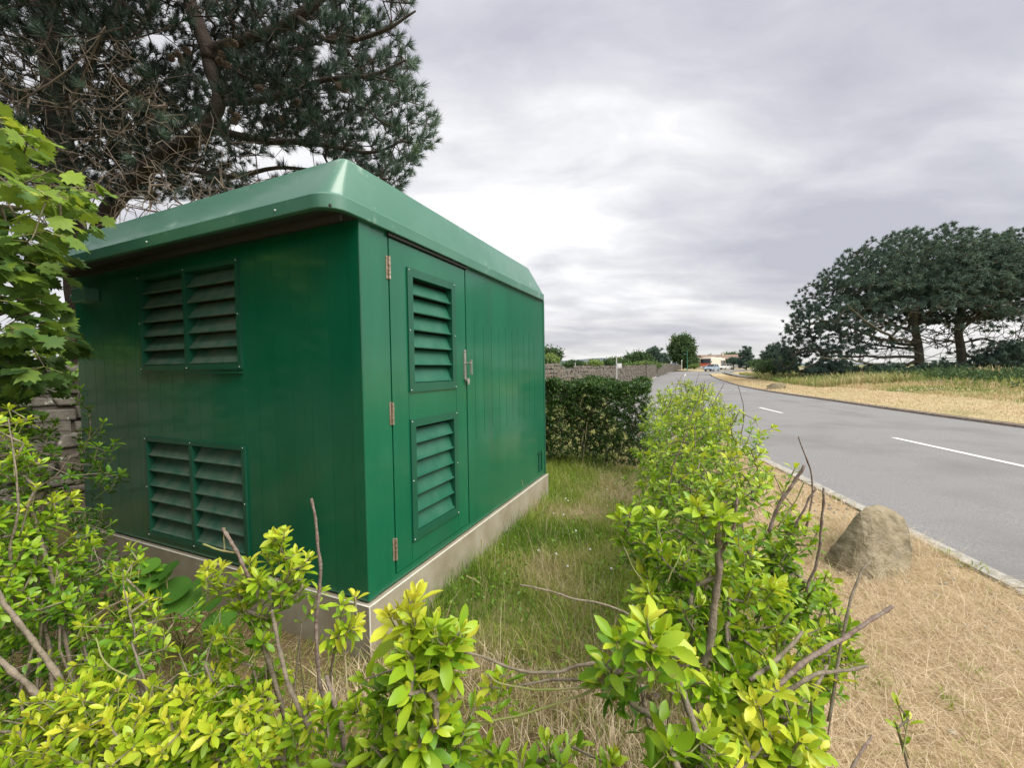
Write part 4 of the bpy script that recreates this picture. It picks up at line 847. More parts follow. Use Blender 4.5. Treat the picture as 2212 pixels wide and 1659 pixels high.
# ------------------------------------------------------------------ big pine behind the wall at the left
def needle_tpl(n=34, L=1., w=.022, fan=.95, seed=0):
    g = np.random.default_rng(seed); A = []; F = []
    for i in range(n):
        t = g.uniform(0, .55); a = g.uniform(.35, fan)*(1.15-t*.7); z = g.uniform(0, 2*PI); d = np.array([math.sin(a)*math.cos(z), math.cos(a), math.sin(a)*math.sin(z)]); l = L*g.uniform(.5, .75)
        x = norm(np.cross(d, g.normal(size=3)))*w; b = np.array([0, t*L*.75, 0]); e = b+d*l; e[2] -= .05*l; A += [b-x, b+x, e]; F.append((3*i, 3*i+1, 3*i+2))
    return np.array(A), [F]
NT = [needle_tpl(62, w=.018, fan=.95, seed=k) for k in range(4)]
pb = np.array([-8.3, 7.6, 0])
pine = empty('pine_tree', tuple(pb), 0, 'huge dark pine with bent limbs and cones towering behind the cabinet at the left', 'tree', 'pine trees')
def curve(pts, r0, r1, name, m='pinebark', parent=pine, base=pb, sides=9, wob=.05):
    p = catmull([np.asarray(q, float) for q in pts], 6); r = np.linspace(r0, r1, len(p))*(1+.12*np.array([mnoise(Vector(q*2.3)) for q in p]))
    p = p+np.array([[mnoise(Vector(q*1.3+np.array([i, 0, 0])))*wob for i in (0, 7, 13)] for q in p]); MB().tube(p-base, r, sides).build(name, M[m], parent, smooth_=True); return [q for q in p]
tr_ = curve([(-8.3, 7.6, -.1), (-8.1, 7.6, 1.5), (-7.9, 7.6, 3.2), (-8.3, 7.8, 5.5), (-8.9, 8.2, 8.5), (-9.2, 8.5, 12)], .25, .14, 'trunk')
l1 = curve([(-7.95, 7.6, 3.0), at(230, 470, 7.5), at(330, 350, 7.1), at(430, 290, 6.8), at(475, 215, 6.7), at(450, 120, 6.7), at(520, 85, 6.6), at(640, 40, 6.5), at(760, -80, 6.4)], .15, .06, 'limb')
l2 = curve([at(470, 225, 6.75), at(560, 215, 6.6), at(680, 175, 6.4), at(800, 160, 6.2), at(880, 130, 6.1)], .06, .015, 'limb')
l3 = curve([at(450, 280, 6.85), at(560, 300, 6.7), at(680, 310, 6.5), at(800, 330, 6.4), at(870, 300, 6.3)], .07, .012, 'limb')
l4 = curve([at(350, 350, 7.1), at(480, 380, 6.9), at(620, 360, 6.8), at(760, 380, 6.6), at(850, 390, 6.5)], .05, .01, 'limb')
l5 = curve([at(455, 130, 6.7), at(420, 40, 6.7), at(400, -60, 6.8), at(420, -250, 6.9)], .12, .06, 'limb')
l6 = curve([(-8.0, 7.6, 4.0), at(150, 250, 7.2), at(200, 120, 7.0), at(260, 10, 6.9), at(300, -120, 6.9)], .08, .04, 'limb')
l7 = curve([at(640, 40, 6.5), at(720, 90, 6.2), at(830, 60, 6.0), at(900, 20, 5.9)], .05, .012, 'limb')
# needle targets fill a dome between limbs, denser at the outer rim
cen = np.array([-6.5, 7.3, 6.2]); rad = np.array([6.1, 3.4, 4.7]); NQ = 34000; Q = cen+rdir(NQ)*(RNG.random((NQ, 1))**.42)*rad
u, v, d = project(Q); edge = np.interp(v, [-400, -100, 0, 60, 130, 210, 250, 330, 380, 415, 430], [780, 870, 905, 885, 900, 910, 962, 925, 890, 875, 850])
nzv = np.array([mnoise(Vector(q*.75)) for q in Q]); nz2 = np.array([mnoise(Vector(q*2.1)) for q in Q])
ok = (u < edge-10+nz2*34) & (v < 428+nz2*22) & (d > 4.2)
dens = np.where(u > 760, .60, np.where(u > 560, .52, np.where(v > 200, .28, .55)))+nzv*.8+nz2*.3; dens = np.where((u > 480) & (u < 740) & (v > 320), .30+nzv*.7, dens); dens = np.where((u < 470) & (v > 90), np.where(d > 7.2, .55, .08)+nzv*.3, dens)
gap = np.minimum.reduce([((u-cu)/ru)**2+((v-cv)/rv)**2 for cu, cv, ru, rv in ((700, 125, 22, 30), (335, 90, 40, 16), (650, 350, 45, 26), (560, 365, 40, 16), (820, 105, 16, 14), (690, 225, 22, 12), (800, 290, 26, 14), (640, 30, 26, 12))]); dens = np.where(gap < 1, dens*.08, dens)
ok &= RNG.random(len(Q)) < dens; ok &= (v > -330) & (u > -260); T = Q[ok][:13000]
seeds = [tr_[6:], l1, l2, l3, l4, l5, l6, l7]
X, par, ti, cnt, N0 = grow(seeds, T, .28, .22, .12); R = np.clip(.0035*cnt**.38, .0035, .035); A, F = tubes(X, par, R, 4); keepb = np.repeat((np.where(par >= 0)[0] >= N0), 4)
F = F.reshape(4, -1, 4).transpose(1, 0, 2)[np.where(par >= 0)[0] >= N0].reshape(-1, 4)
tag(link('branches', mesh('branches', A-pb, [(F, 0)], M['pinebark']), pine), kind='stuff')
Tn = X[ti]; axn = norm(norm(X[ti]-X[par[ti]])*.6+rdir(len(ti), .8)*.45+norm(Tn-cen)*.45+np.array([0, 0, .55])); u, v, d = project(Tn)
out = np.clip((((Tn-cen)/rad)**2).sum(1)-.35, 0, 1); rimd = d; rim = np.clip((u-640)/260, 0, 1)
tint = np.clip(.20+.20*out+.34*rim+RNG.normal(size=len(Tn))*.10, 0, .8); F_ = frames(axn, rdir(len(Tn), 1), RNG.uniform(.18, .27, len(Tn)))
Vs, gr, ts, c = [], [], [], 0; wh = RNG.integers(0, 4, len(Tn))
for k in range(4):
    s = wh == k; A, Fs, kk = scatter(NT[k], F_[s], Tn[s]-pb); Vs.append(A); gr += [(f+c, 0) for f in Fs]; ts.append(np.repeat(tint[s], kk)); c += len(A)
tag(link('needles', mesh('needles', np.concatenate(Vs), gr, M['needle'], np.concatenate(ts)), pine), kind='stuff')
# dead brown twigs hanging at the left
Q = np.array([at(RNG.uniform(-60, 640), RNG.uniform(60, 560), RNG.uniform(4.6, 6.4)) for _ in range(3600)]); u, v, d = project(Q)
lo_v = np.interp(u, [-60, 260, 480, 640], [60, 80, 330, 400]); ok = (v > lo_v) & (v < np.interp(u, [0, 250, 640], [560, 540, 450])) & (RNG.random(len(Q)) < .75); Q = Q[ok]
ds = [l1[3:14], l4[:6], [np.array([-7.95, 7.6, 3.4]), at(120, 400, 6.4), at(220, 420, 5.6), at(330, 430, 5.2)], [np.array([-8.0, 7.6, 4.2]), at(40, 250, 6.2), at(150, 230, 5.6), at(225, 60, 5.2)], [np.array([-8.0, 7.6, 4.4]), at(60, 300, 6.4), at(200, 300, 5.8), at(350, 250, 5.4)]]
X, par, ti, cnt, N0 = grow(ds, Q, .16, .5, .6); A, F = tubes(X, par, np.clip(.0021*cnt**.36, .0021, .014), 4)
tag(link('dead_twigs', mesh('dead_twigs', A-pb, [(F, 0)], M['deadtwig']), pine), kind='stuff')
for pts, r in ((((30, 225), (120, 170), (190, 110), (228, 55)), .014), (((0, 215), (140, 232), (260, 235), (330, 225)), .008), (((250, 300), (330, 200), (345, 160)), .006), (((440, 330), (460, 270), (455, 240)), .007), (((300, 470), (360, 390), (300, 330), (240, 330)), .007), (((380, 470), (420, 430), (470, 410), (480, 330)), .008)):
    stick(([at(a, b, 4.9) for a, b in pts], r, r*.4, 'deadtwig'), pine, pb)
# cones in clusters, green tufts with a lit look put into their tint
cones = [(332, 228), (350, 238), (326, 250), (344, 258), (385, 118), (402, 108), (392, 132), (370, 125), (480, 118), (492, 98), (505, 92), (474, 132), (488, 140), (270, 184), (281, 190), (300, 200), (258, 176), (500, 240), (512, 250), (505, 262), (730, 185), (742, 192), (430, 20), (560, 190), (640, 220), (610, 255), (245, 168)]
cm_ = MB()
for k in range(7):
    for j in range(8):
        a = 2*PI*(j+.5*(k % 2))/8; rr = .034*math.sin(PI*(k+1.2)/8.6); z = -.04+.012*k; cm_.add([(rr*math.cos(a-.35)*.8, rr*math.sin(a-.35)*.8, z), (rr*math.cos(a+.35)*.8, rr*math.sin(a+.35)*.8, z), (1.15*rr*math.cos(a), 1.15*rr*math.sin(a), z+.012), (0, 0, z+.006)], [[(0, 1, 2), (0, 2, 3), (1, 3, 2)]])
cme = cm_.me('pine_cone', M['cone'])
for (a, b) in cones:
    p = at(a, b, RNG.uniform(5.3, 5.9)); o = link('pine_cone', cme, pine, tuple(p-pb)); o.rotation_euler = (RNG.uniform(0, 3), RNG.uniform(0, 3), RNG.uniform(0, 3)); o.scale = (1.35,)*3
for (a, b, s) in ((300, 240, .2), (290, 232, .18), (372, 255, .2), (345, 290, .16), (360, 262, .17), (150, 75, .2), (60, 55, .18), (165, 90, .18), (290, 340, .17), (280, 330, .15), (110, 165, .15), (880, 130, .2), (185, 190, .17), (15, 20, .2)):
    p = at(a, b, RNG.uniform(4.7, 5.0)); q = frames(np.array([rdir(1, .5)[0]]), rdir(1), np.array([s])); A, Fs, kk = scatter(needle_tpl(90, w=.016, fan=1.3, seed=a), q, np.array([p-pb]))
    link('needle_tuft', mesh('needle_tuft', A, [(f, 0) for f in Fs], M['needle'], np.full(len(A), .62+.12*random.random())), pine)
# ------------------------------------------------------------------ wind-shaped pines across the road
def rz(p):
    """height of the land on the far side of the road"""
    p = np.atleast_2d(p)[:, :2]; o = []
    for q in p:
        i = np.argmin(((CP-q)**2).sum(1)); d = float((q-CP[i])@CN[i])-CH[i]-KW
        o.append(float(gz(*q))+np.interp(d, BO, BZ)*float(bankf(CS[i])) if d > 0 else float(gz(*q)))
    return np.array(o)
FT = []
for k in range(3):
    g = np.random.default_rng(k); A = []; F = []
    for i in range(34):
        d = norm(g.normal(size=3)+np.array([0, 0, .6])); x = norm(np.cross(d, g.normal(size=3)))*g.uniform(.07, .12); b = norm(g.normal(size=3))*g.uniform(0, .35); e = b+d*g.uniform(.45, .80); A += [b-x, b+x, e]; F.append((3*i, 3*i+1, 3*i+2))
    FT.append((np.array(A), [F]))
def clump_foliage(parent, base, T, size, tint, m, tpls=FT, name='needles'):
    Vs, gr, ts, c = [], [], [], 0; wh = RNG.integers(0, len(tpls), len(T)); F_ = frames(rdir(len(T), 1.5)*[1, 1, 1], rdir(len(T)), np.asarray(size)); F_ = F_[:, :, [0, 2, 1]]
    for k in range(len(tpls)):
        s = wh == k
        if not s.any(): continue
        A, Fs, kk = scatter(tpls[k], F_[s], T[s]-base); Vs.append(A); gr += [(f+c, 0) for f in Fs]; ts.append(np.repeat(np.asarray(tint)[s], kk)); c += len(A)
    return tag(link(name, mesh(name, np.concatenate(Vs), gr, M[m], np.concatenate(ts)), parent), kind='stuff')
def wind_pine(base, label, outline, y, trunk, nT, depth, limbs, top_tilt=0, group='pine trees across the road', csize=(.30, .52), seed=0, thick=.33, tint0=.40):
    """outline: (u, v) crown points seen from the camera; crown is a thick canopy dome in 3D, flat underneath"""
    base = np.asarray(base, float); root = empty('wind_shaped_pine', tuple(base), 0, label, 'tree', group)
    tr = MB(); tp = catmull([np.asarray(p, float) for p in trunk[0]], 6); tr.tube(tp-base, np.linspace(trunk[1], trunk[2], len(tp)), 9).build('trunk', M['farbark'], root, smooth_=True)
    seeds = [[p for p in tp]]
    for l in limbs:
        lp = catmull([np.asarray(p, float) for p in l[0]], 5); lp += np.array([[mnoise(Vector(q*.6+np.array([i, 0, 0])))*.25 for i in (0, 7, 13)] for q in lp]); MB().tube(lp-base, np.linspace(l[1], l[1]*.3, len(lp)), 6).build('limb', M['farbark'], root, smooth_=True); seeds.append([p for p in lp])
    T = outline(nT); c0 = np.mean([s_[len(s_)//2] for s_ in seeds[1:]], 0); TB = c0+RNG.normal(size=(520, 3))*np.array([3.2, 2.2, 1.4])-[0, 0, 1.2]; TB = TB[(TB[:, 2] > base[2]+1.0) & (abs(TB[:, 0]-c0[0]) < 6.5)]
    X, par, ti, cnt, N0 = grow(seeds, np.concatenate([T, TB]), .8, .12, .05); R = np.clip(.012*cnt**.42, .012, .12); A, F = tubes(X, par, R, 4)
    F = F.reshape(4, -1, 4).transpose(1, 0, 2)[np.where(par >= 0)[0] >= N0].reshape(-1, 4)
    tag(link('branches', mesh('branches', A-base, [(F, 0)], M['farbark']), root), kind='stuff')
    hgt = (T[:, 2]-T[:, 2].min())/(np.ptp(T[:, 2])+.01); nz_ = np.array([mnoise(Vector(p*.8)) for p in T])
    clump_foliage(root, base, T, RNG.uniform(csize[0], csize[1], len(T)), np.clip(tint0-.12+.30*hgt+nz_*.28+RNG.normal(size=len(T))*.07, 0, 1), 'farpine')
    return root
YP = 38.
def dome(cu, cv, ru, rv, ylo, yhi, zthick, nT, lowleft=None, umin=-1e9, umax=1e9, vmax=800):
    def f(n):
        c = at(cu, cv, YP); a = ru*YP/885; b = rv*YP/885; out = []
        while len(out) < n:
            d = rdir(600); d[:, 2] = abs(d[:, 2]); nz_ = np.array([mnoise(Vector(q*2.6)) for q in d]); nb = np.array([mnoise(Vector(q*6+np.array([3, 0, 0]))) for q in d])
            th = np.interp(d[:, 2], [0, .25, .6, 1], zthick); r = 1-th*RNG.random(600)**1.1+nz_*.07+nb*.05
            q = c+d*r[:, None]*np.array([a, (yhi-ylo)/2, b]); u, v, _ = project(q); layer = np.sin(q[:, 2]*3.3+q[:, 0]*.15+np.array([mnoise(Vector(w*.25)) for w in q])*5)
            low = np.clip((.55-d[:, 2])/.3, 0, 1); side_ = (d[:, 0] < -.55-.25*low)
            inner = (r*d[:, 2] < .36) & (d[:, 0]*r > -.55)
            ok = (u > umin) & (u < umax) & (v < vmax) & (~inner | ((RNG.random(600) < .5) & (np.sin(q[:, 2]*5.2+q[:, 0]*.3) > .35))) & ((layer > -.1) | (r > .92) | (d[:, 2] > .7)) & ((RNG.random(600) > low*.86) | side_); out += list(q[ok])
        return np.array(out[:n])
    return f
g1 = at(1986, 812, YP); g1[2] = float(rz(g1)[0])
def atY(u, v, dy=0): return at(u, v, YP+dy)
limbsA = []
for (pts, r) in ([((1983, 745, 0), (1900, 735, -1), (1820, 700, -2), (1760, 690, -2)), .16], [((1980, 720, 0), (1910, 690, 1), (1830, 640, 2), (1780, 610, 2)), .15], [((1985, 770, 0), (1900, 772, -1), (1820, 768, -2), (1740, 790, -2)), .16], [((1985, 790, 0), (1930, 806, -1), (1860, 812, -2), (1790, 808, -3)), .17],
                 [((1978, 690, 0), (1930, 640, 0), (1880, 580, 1), (1850, 550, 1)), .15], [((1978, 680, 0), (1985, 620, 0), (2000, 560, 0), (2010, 520, 0)), .18], [((1980, 700, 0), (2020, 660, -1), (2050, 610, -1), (2060, 560, -1)), .13], [((1985, 740, 0), (1930, 730, -4), (1870, 690, -6), (1830, 660, -7)), .14], [((1985, 780, 0), (1920, 790, -3), (1850, 780, -5), (1770, 770, -6)), .13], [((1985, 750, 0), (1900, 750, 2), (1830, 730, 4), (1760, 730, 5)), .13],
                 [((1985, 760, 0), (1940, 750, 3), (1880, 755, 4), (1790, 750, 5)), .1], [((1988, 800, 0), (1960, 815, -1), (1920, 822, -2), (1880, 820, -3)), .12]): limbsA.append(([atY(*p) for p in pts], r))
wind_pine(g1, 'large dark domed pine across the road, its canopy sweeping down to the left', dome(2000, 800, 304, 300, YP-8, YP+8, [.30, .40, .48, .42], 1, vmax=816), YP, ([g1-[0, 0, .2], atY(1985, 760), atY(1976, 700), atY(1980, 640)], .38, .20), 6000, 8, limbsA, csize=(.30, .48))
g2 = atY(2078, 812, -.5); g2[2] = float(rz(g2)[0])
limbsB = []
for (pts, r) in ([((2070, 720, 0), (2110, 680, -1), (2170, 660, -1), (2230, 650, -1)), .15], [((2068, 690, 0), (2040, 650, 0), (2030, 610, 0)), .12], [((2072, 740, 0), (2120, 735, -1), (2180, 745, -2), (2240, 740, -2)), .11], [((2072, 765, 0), (2130, 775, -1), (2190, 768, -2), (2260, 760, -2)), .14], [((2070, 700, 0), (2085, 640, 0), (2110, 580, 0), (2120, 540, 0)), .15], [((2072, 740, 0), (2010, 730, -1), (1985, 720, -1)), .08], [((2075, 790, 0), (2110, 800, -2), (2180, 798, -2)), .12], [((2075, 700, 0), (2150, 640, 1), (2220, 590, 2)), .13]): limbsB.append(([atY(*p) for p in pts], r))
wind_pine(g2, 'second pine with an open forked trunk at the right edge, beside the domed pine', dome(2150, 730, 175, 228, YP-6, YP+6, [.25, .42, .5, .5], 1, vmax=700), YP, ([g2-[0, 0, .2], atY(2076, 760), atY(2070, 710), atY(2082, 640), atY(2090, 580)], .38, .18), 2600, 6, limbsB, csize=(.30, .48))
# (blob crowns)
def blob(c, r, flat=.0, shell=.45):
    def f(n): d = rdir(n); d[:, 2] = np.where(d[:, 2] < -.85, -d[:, 2], d[:, 2]); nz_ = np.array([mnoise(Vector(q*2.2+np.asarray(c)*.1)) for q in d]); return np.asarray(c)+d*((1-shell*RNG.random(n))*(1+nz_*.28))[:, None]*np.asarray(r)
    return f
def far_tree(name, label, cat, group, cu, cv, ru, rv, y, n, size, m='farleaf', tint=.4, tv=.15, trunk_v=None, tpls=None, fname='crown', shell=.6, ry=None, trunk_r=.2, br=True, land='l'):
    c = at(cu, cv, y); r = np.array([ru*y/885, ry or ru*y/885*.8, rv*y/885]); base = c.copy(); base[2] = float(gz(*base[:2])) if land == 'l' else float(rz(base)[0])
    root = empty(name, tuple(base), 0, label, cat, group); T = blob(c, r, shell=shell)(n); T = T[T[:, 2] > base[2]+.05]
    h = max(.5, c[2]-base[2]); MB().tube([np.array([0, 0, -.2]), np.array([.05, 0, h*.5]), np.array([0, .05, h])], [trunk_r, trunk_r*.8, trunk_r*.5], 7).build('trunk', M['farbark'], root, smooth_=True)
    if br:
        X, par, ti, cnt, N0 = grow([[base, base+[0, 0, h*.6], base+[0, 0, h]]], T[::4], 1.2, .12); A, F = tubes(X, par, np.clip(.012*cnt**.45, .012, trunk_r*.6), 4); link('limbs', mesh('limbs', A-base, [(F, 0)], M['farbark']), root)
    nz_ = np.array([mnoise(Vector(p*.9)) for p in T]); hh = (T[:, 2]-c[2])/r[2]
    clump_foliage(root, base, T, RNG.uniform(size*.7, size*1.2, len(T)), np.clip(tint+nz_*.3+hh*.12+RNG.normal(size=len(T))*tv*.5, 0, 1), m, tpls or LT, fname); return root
LT = []
for k in range(3):
    g = np.random.default_rng(20+k); A = []; F = []
    for i in range(18):
        p = norm(g.normal(size=3))*g.uniform(.1, .9); d = norm(g.normal(size=3)+np.array([0, 0, .2])); x = norm(np.cross(d, g.normal(size=3)))*.16; e = p+d*.38; A += [p, p+d*.19-x, e, p+d*.19+x]; F.append((4*i, 4*i+1, 4*i+2, 4*i+3))
    LT.append((np.array(A), [F]))
GT = 'trees and bushes across the road'
far_tree('conifer', 'low dark conifer filling the right edge under the forked pine', 'tree', GT, 2180, 782, 80, 44, 34, 620, .42, 'farpine', .32, land='r', tpls=FT, fname='needles')
far_tree('bush', 'dark green bush at the foot of the domed pine trunk', 'bush', GT, 2030, 806, 64, 24, 34, 420, .34, 'farpine', .38, land='r', tpls=FT)
far_tree('bush', 'dark rounded bush under the drooping left side of the domed pine', 'bush', GT, 1795, 802, 56, 24, 36, 420, .34, 'farpine', .30, land='r', tpls=FT)
far_tree('bush', 'broad dark bush under the middle of the domed pine', 'bush', GT, 1900, 808, 76, 22, 34, 460, .32, 'farpine', .34, land='r', tpls=FT)
far_tree('bush', 'fresh green bush left of the domed pine, beside the yellow heath', 'bush', GT, 1672, 794, 42, 18, 44, 380, .34, 'farleaf', .45, land='r')
far_tree('conifer', 'rounded dark conifer between the domed pine and the small wind bent pine', 'tree', GT, 1672, 776, 28, 32, 80, 480, .7, 'farpine', .42, land='r', tpls=FT, fname='needles')
far_tree('conifer', 'dark conifer peeping out just left of the domed pine canopy', 'tree', GT, 1702, 780, 22, 26, 75, 300, .7, 'farpine', .36, land='r', tpls=FT, fname='needles')
far_tree('conifer', 'small ragged wind bent pine right of the bungalow', 'tree', GT, 1612, 774, 17, 26, 100, 260, .7, 'farpine', .30, land='r', tpls=FT, fname='needles')
far_tree('bush', 'flat topped dark bush between the bungalow and the ragged pine', 'bush', GT, 1584, 781, 20, 8, 108, 200, .75, 'farpine', .36, land='r', tpls=FT)
far_tree('bush', 'low dark spreading bush right of the parked silver vehicle', 'bush', GT, 1640, 785, 28, 7, 95, 200, .7, 'farleaf', .35, land='r')
far_tree('tree', 'pale rounded tree top showing above the bungalow roof', 'tree', GT, 1582, 771, 26, 9, 165, 220, 1.2, 'farleaf', .45, land='r')
far_tree('tree', 'thin bare looking tree above the left end of the bungalow roof', 'tree', GT, 1535, 774, 9, 9, 160, 36, .8, 'farpine', .4, land='r', tpls=FT)
GL = 'trees and bushes beyond the long wall'
far_tree('broadleaf_tree', 'tall rounded green tree at the end of the road, highest of the far trees', 'tree', GL, 1473, 757, 30, 35, 122, 800, 1.2, 'farleaf', .36, trunk_r=.4)
far_tree('bush', 'lower green bush at the foot of the tall rounded tree', 'bush', GL, 1488, 783, 22, 14, 120, 280, 1.1, 'farleaf', .38)
far_tree('conifer', 'dark spiky conifer left of the tall rounded tree', 'tree', GL, 1412, 776, 20, 28, 105, 380, .9, 'farpine', .42, tpls=FT, fname='needles')
far_tree('conifer', 'dark conifer squeezed between the spiky conifer and the tall tree', 'tree', GL, 1432, 783, 16, 20, 112, 240, .9, 'farpine', .36, tpls=FT, fname='needles')
far_tree('bush', 'wide dark green thicket left of the spiky conifer', 'bush', GL, 1378, 777, 34, 15, 92, 380, .9, 'farleaf', .32)
far_tree('bush', 'low green thicket above the middle of the long wall', 'bush', GL, 1330, 783, 34, 9, 75, 300, .6, 'farleaf', .42)
far_tree('bush', 'olive green bush strip topping the long wall near the far trees', 'bush', GL, 1390, 790, 42, 7, 62, 300, .5, 'farleaf', .62)
far_tree('bush', 'bright lime green bush bulging over the dip in the long wall', 'bush', GL, 1282, 789, 17, 9, 31, 260, .26, 'farleaf', .85, ry=1.2)
far_tree('bush', 'bright green leafy bush over the wall just right of the cabinet', 'bush', GL, 1186, 780, 22, 13, 22, 260, .2, 'farleaf', .80, ry=1.0)
far_tree('tree', 'brownish green tree rising just right of the cabinet behind the bright bush', 'tree', GL, 1186, 772, 32, 18, 40, 340, .5, 'farleaf', .34)
far_tree('bush', 'dull grey green bush low behind the wall between the two bright bushes', 'bush', GL, 1240, 788, 26, 7, 60, 240, .5, 'farleaf', .38)
far_tree('bush', 'small lime green tuft hanging over the wall before its leafy end', 'bush', GL, 1404, 797, 5, 5, 58, 60, .35, 'farleaf', .85, ry=.6)
far_tree('bush', 'leafy green growth covering the far end of the long wall', 'bush', GL, 1437, 794, 12, 7, 100, 170, .6, 'farleaf', .62, ry=3)
far_tree('bush', 'low bright bush on the grass island beside the green lamp post', 'bush', GL, 1500, 791, 13, 4, 108, 120, .45, 'farleaf', .75, land='l')
# ------------------------------------------------------------------ grass island with lamp post and white post
ip = [at(1463, 800, 100), at(1520, 802, 88), at(1530, 797, 120), at(1466, 795, 150)]; ip = [(p[0], p[1]) for p in ip]; A = []; 
ic = np.mean(ip, 0); n = 28; out_ = catmull(ip+[ip[0]], 7)[:-1]; nI = len(out_)
for f, z in ((1, .10), (.97, .26), (.6, .36), (.0, .40)):
    for p in out_: q = ic+(p-ic)*f; A.append((*q, float(gz(*q))+z+(0 if f else 0)))
F = [(k*nI+j, k*nI+(j+1) % nI, (k+1)*nI+(j+1) % nI, (k+1)*nI+j) for k in range(3) for j in range(nI)]
tag(link('grass_island', mesh('grass_island', A, [(F, 0)], M['field'], smooth_=True)), kind='structure')
lp = at(1484.6, 800, 95); lp[2] = float(gz(*lp[:2])); t = empty('street_lamp', tuple(lp), 0, 'slim green lamp post on the grass island before the tall tree', 'street lamp')
h = at(1484.6, 757, 95)[2]-lp[2]
MB().tube([(0, 0, 0), (0, 0, h)], [.09, .05], 8).tube([(0, 0, 0), (0, 0, .9)], [.13, .13], 8).build('post', M['lampgreen'], t); MB().tube([(0, 0, h-.9), (-.5, 0, h-.8)], [.03, .03], 6).box((-.85, -.09, h-.86), (-.4, .09, h-.74)).build('lamp_head', M['lampgreen'], t); MB().box((-.82, -.07, h-.89), (-.45, .07, h-.862)).build('lens', M['lampw'], t)
wp = at(1472.6, 796, 108); wp[2] = float(gz(*wp[:2])); t = empty('marker_post', tuple(wp), 0, 'short white post with a round head at the tip of the grass island', 'post'); h = at(1472.6, 778, 108)[2]-wp[2]
MB().tube([(0, 0, 0), (0, 0, h-.3)], [.09, .09], 8).build('post', M['white'], t); MB().ball((0, 0, h-.16), (.19, .12, .19), 10, 7).build('round_head', M['white'], t, smooth_=True)
bp_ = at(1332, 850, 26.5); bp_[2] = 0; t = empty('bus_stop_pole', tuple(bp_), 0, 'thin pale bus stop pole with a small square sign standing before the long wall', 'bus stop'); h = at(1332, 769, 26.5)[2]
MB().tube([(0, 0, 0), (0, 0, h)], [.045, .04], 8).build('pole', M['greypole'], t); MB().box((.05, -.015, h-.78), (.34, .015, h-.48)).build('sign_plate', M['sign'], t, bevel=.01); MB().box((.10, -.019, h-.70), (.29, -.0155, h-.60)).build('sign_panel', M['white'], t); MB().box((-.05, -.03, h-.75), (.055, .03, h-.71)).box((-.05, -.03, h-.56), (.055, .03, h-.52)).build('clamp', M['steel'], t)
for (u_, v0, v1, y_) in ((1396, 830, 771+10, 48), (1243, 815, 782, 30)):
    p = at(u_, v0, y_); p[2] = float(gz(*p[:2])); hh = at(u_, v1, y_)[2]-p[2]; t = empty('slim_post', tuple(p), 0, 'thin dark post standing against the face of the long wall' if u_ > 1300 else 'thin pale stake standing near the wall just right of the cabinet', 'post'); MB().tube([(0, 0, -.1), (0, 0, hh)], [.04, .035], 6).build('post', M['trim'] if u_ > 1300 else M['greypole'], t); MB().ball((0, 0, hh), .05, 6, 4).build('cap', M['trim'], t)
# ------------------------------------------------------------------ vehicles at the side street
def wheel(parent, x, y, r, w, s):
    k = MB().tube([(x, y-w/2, r), (x, y+w/2, r)], [r, r], 16).build('wheel', M['tyre'], parent); MB().tube([(x, y+s*(w/2-.02), r), (x, y+s*(w/2+.008), r)], [r*.6, r*.56], 12).build('rim', M['silver'], k)
def car(loc, rz_, lab, paintm, L=4.15, Wd=1.75, H=1.48, cat='car', estate=False):
    t = empty('parked_car', loc, rz_, lab, cat, 'vehicles at the side street'); hL = L/2; w = Wd/2
    prof = [(-hL+.05, .28), (-hL, .5), (-hL+.04, .72), (-hL+.25, .82), (-hL+1.0, .95), (hL-.25 if estate else hL-.35, 1.0), (hL-.03, .9), (hL, .55), (hL-.08, .28)]
    MB().prism([(p[0], p[1]) for p in prof], -w, w, axis=1).build('body', paintm, t, bevel=.06)
    g0, g1_ = -hL+.95, hL-(.12 if estate else .30); cab_ = [(g0, .93), (g0+.75, H-.05), (g0+1.1, H-.01), (g1_-.55 if not estate else g1_-.2, H-.03), (g1_, .97)]
    q = MB(); k = len(cab_); A = [(x, y*(w-.06 if z < 1.1 else w-.24), z) for y in (-1, 1) for x, z in cab_]; q.add(A, [[(i, (i+1) % k, k+(i+1) % k, k+i) for i in range(k)]]); q.add(A, [[tuple(range(k))[::-1], tuple(range(k, 2*k))]]); q.build('windows', M['glass'], t)
    r0, r1 = g0+.72, (g1_-.50 if not estate else g1_-.18); MB().box((r0, -w+.24, H-.03), (r1, w-.24, H+.02)).build('roof', paintm, t, bevel=.02)
    for s in (-1, 1):
        for (xa, za, xb, zb) in ((g0, .95, g0+.74, H-.03), (g0+1.55, .96, g0+1.6, H-.02), (g1_, .97, g1_-.5 if not estate else g1_-.18, H-.02)): MB().tube([(xa, s*(w-.055), za), (xb, s*(w-.235), zb)], .035, 5).build('pillar', paintm, t)
        for x in (-hL+.78, hL-.75): wheel(t, x, s*(w-.09), .31, .2, s)
        MB().ball((-hL+.10, s*(w-.28), .66), (.1, .2, .09), 8, 6).build('headlight', M['lampw'], t, smooth_=True); MB().box((-hL+1.05, s*(w+.01), .93), (-hL+1.2, s*(w+.16), 1.05)).build('mirror', paintm, t, bevel=.02)
    MB().box((-hL-.012, -.55, .36), (-hL+.1, .55, .50)).build('grille', M['trim'], t); MB().box((-hL-.02, -.26, .5), (-hL+.02, .26, .61)).build('number_plate', M['white'], t); return t
def onroad(u, y, dz=0): p = at(u, 800, y); p[2] = float(gz(*p[:2]))+.165+dz; return tuple(p)
bearing = math.radians(44)
car(onroad(1538, 86, -.1), PI/2-math.radians(47), 'pale blue hatchback turning out of the side street in front of the bus', M['silverblue'])
car(onroad(1566.5, 101), PI/2-math.radians(58), 'white car half hidden behind the pale blue hatchback, beside the bus', M['white'], H=1.5)
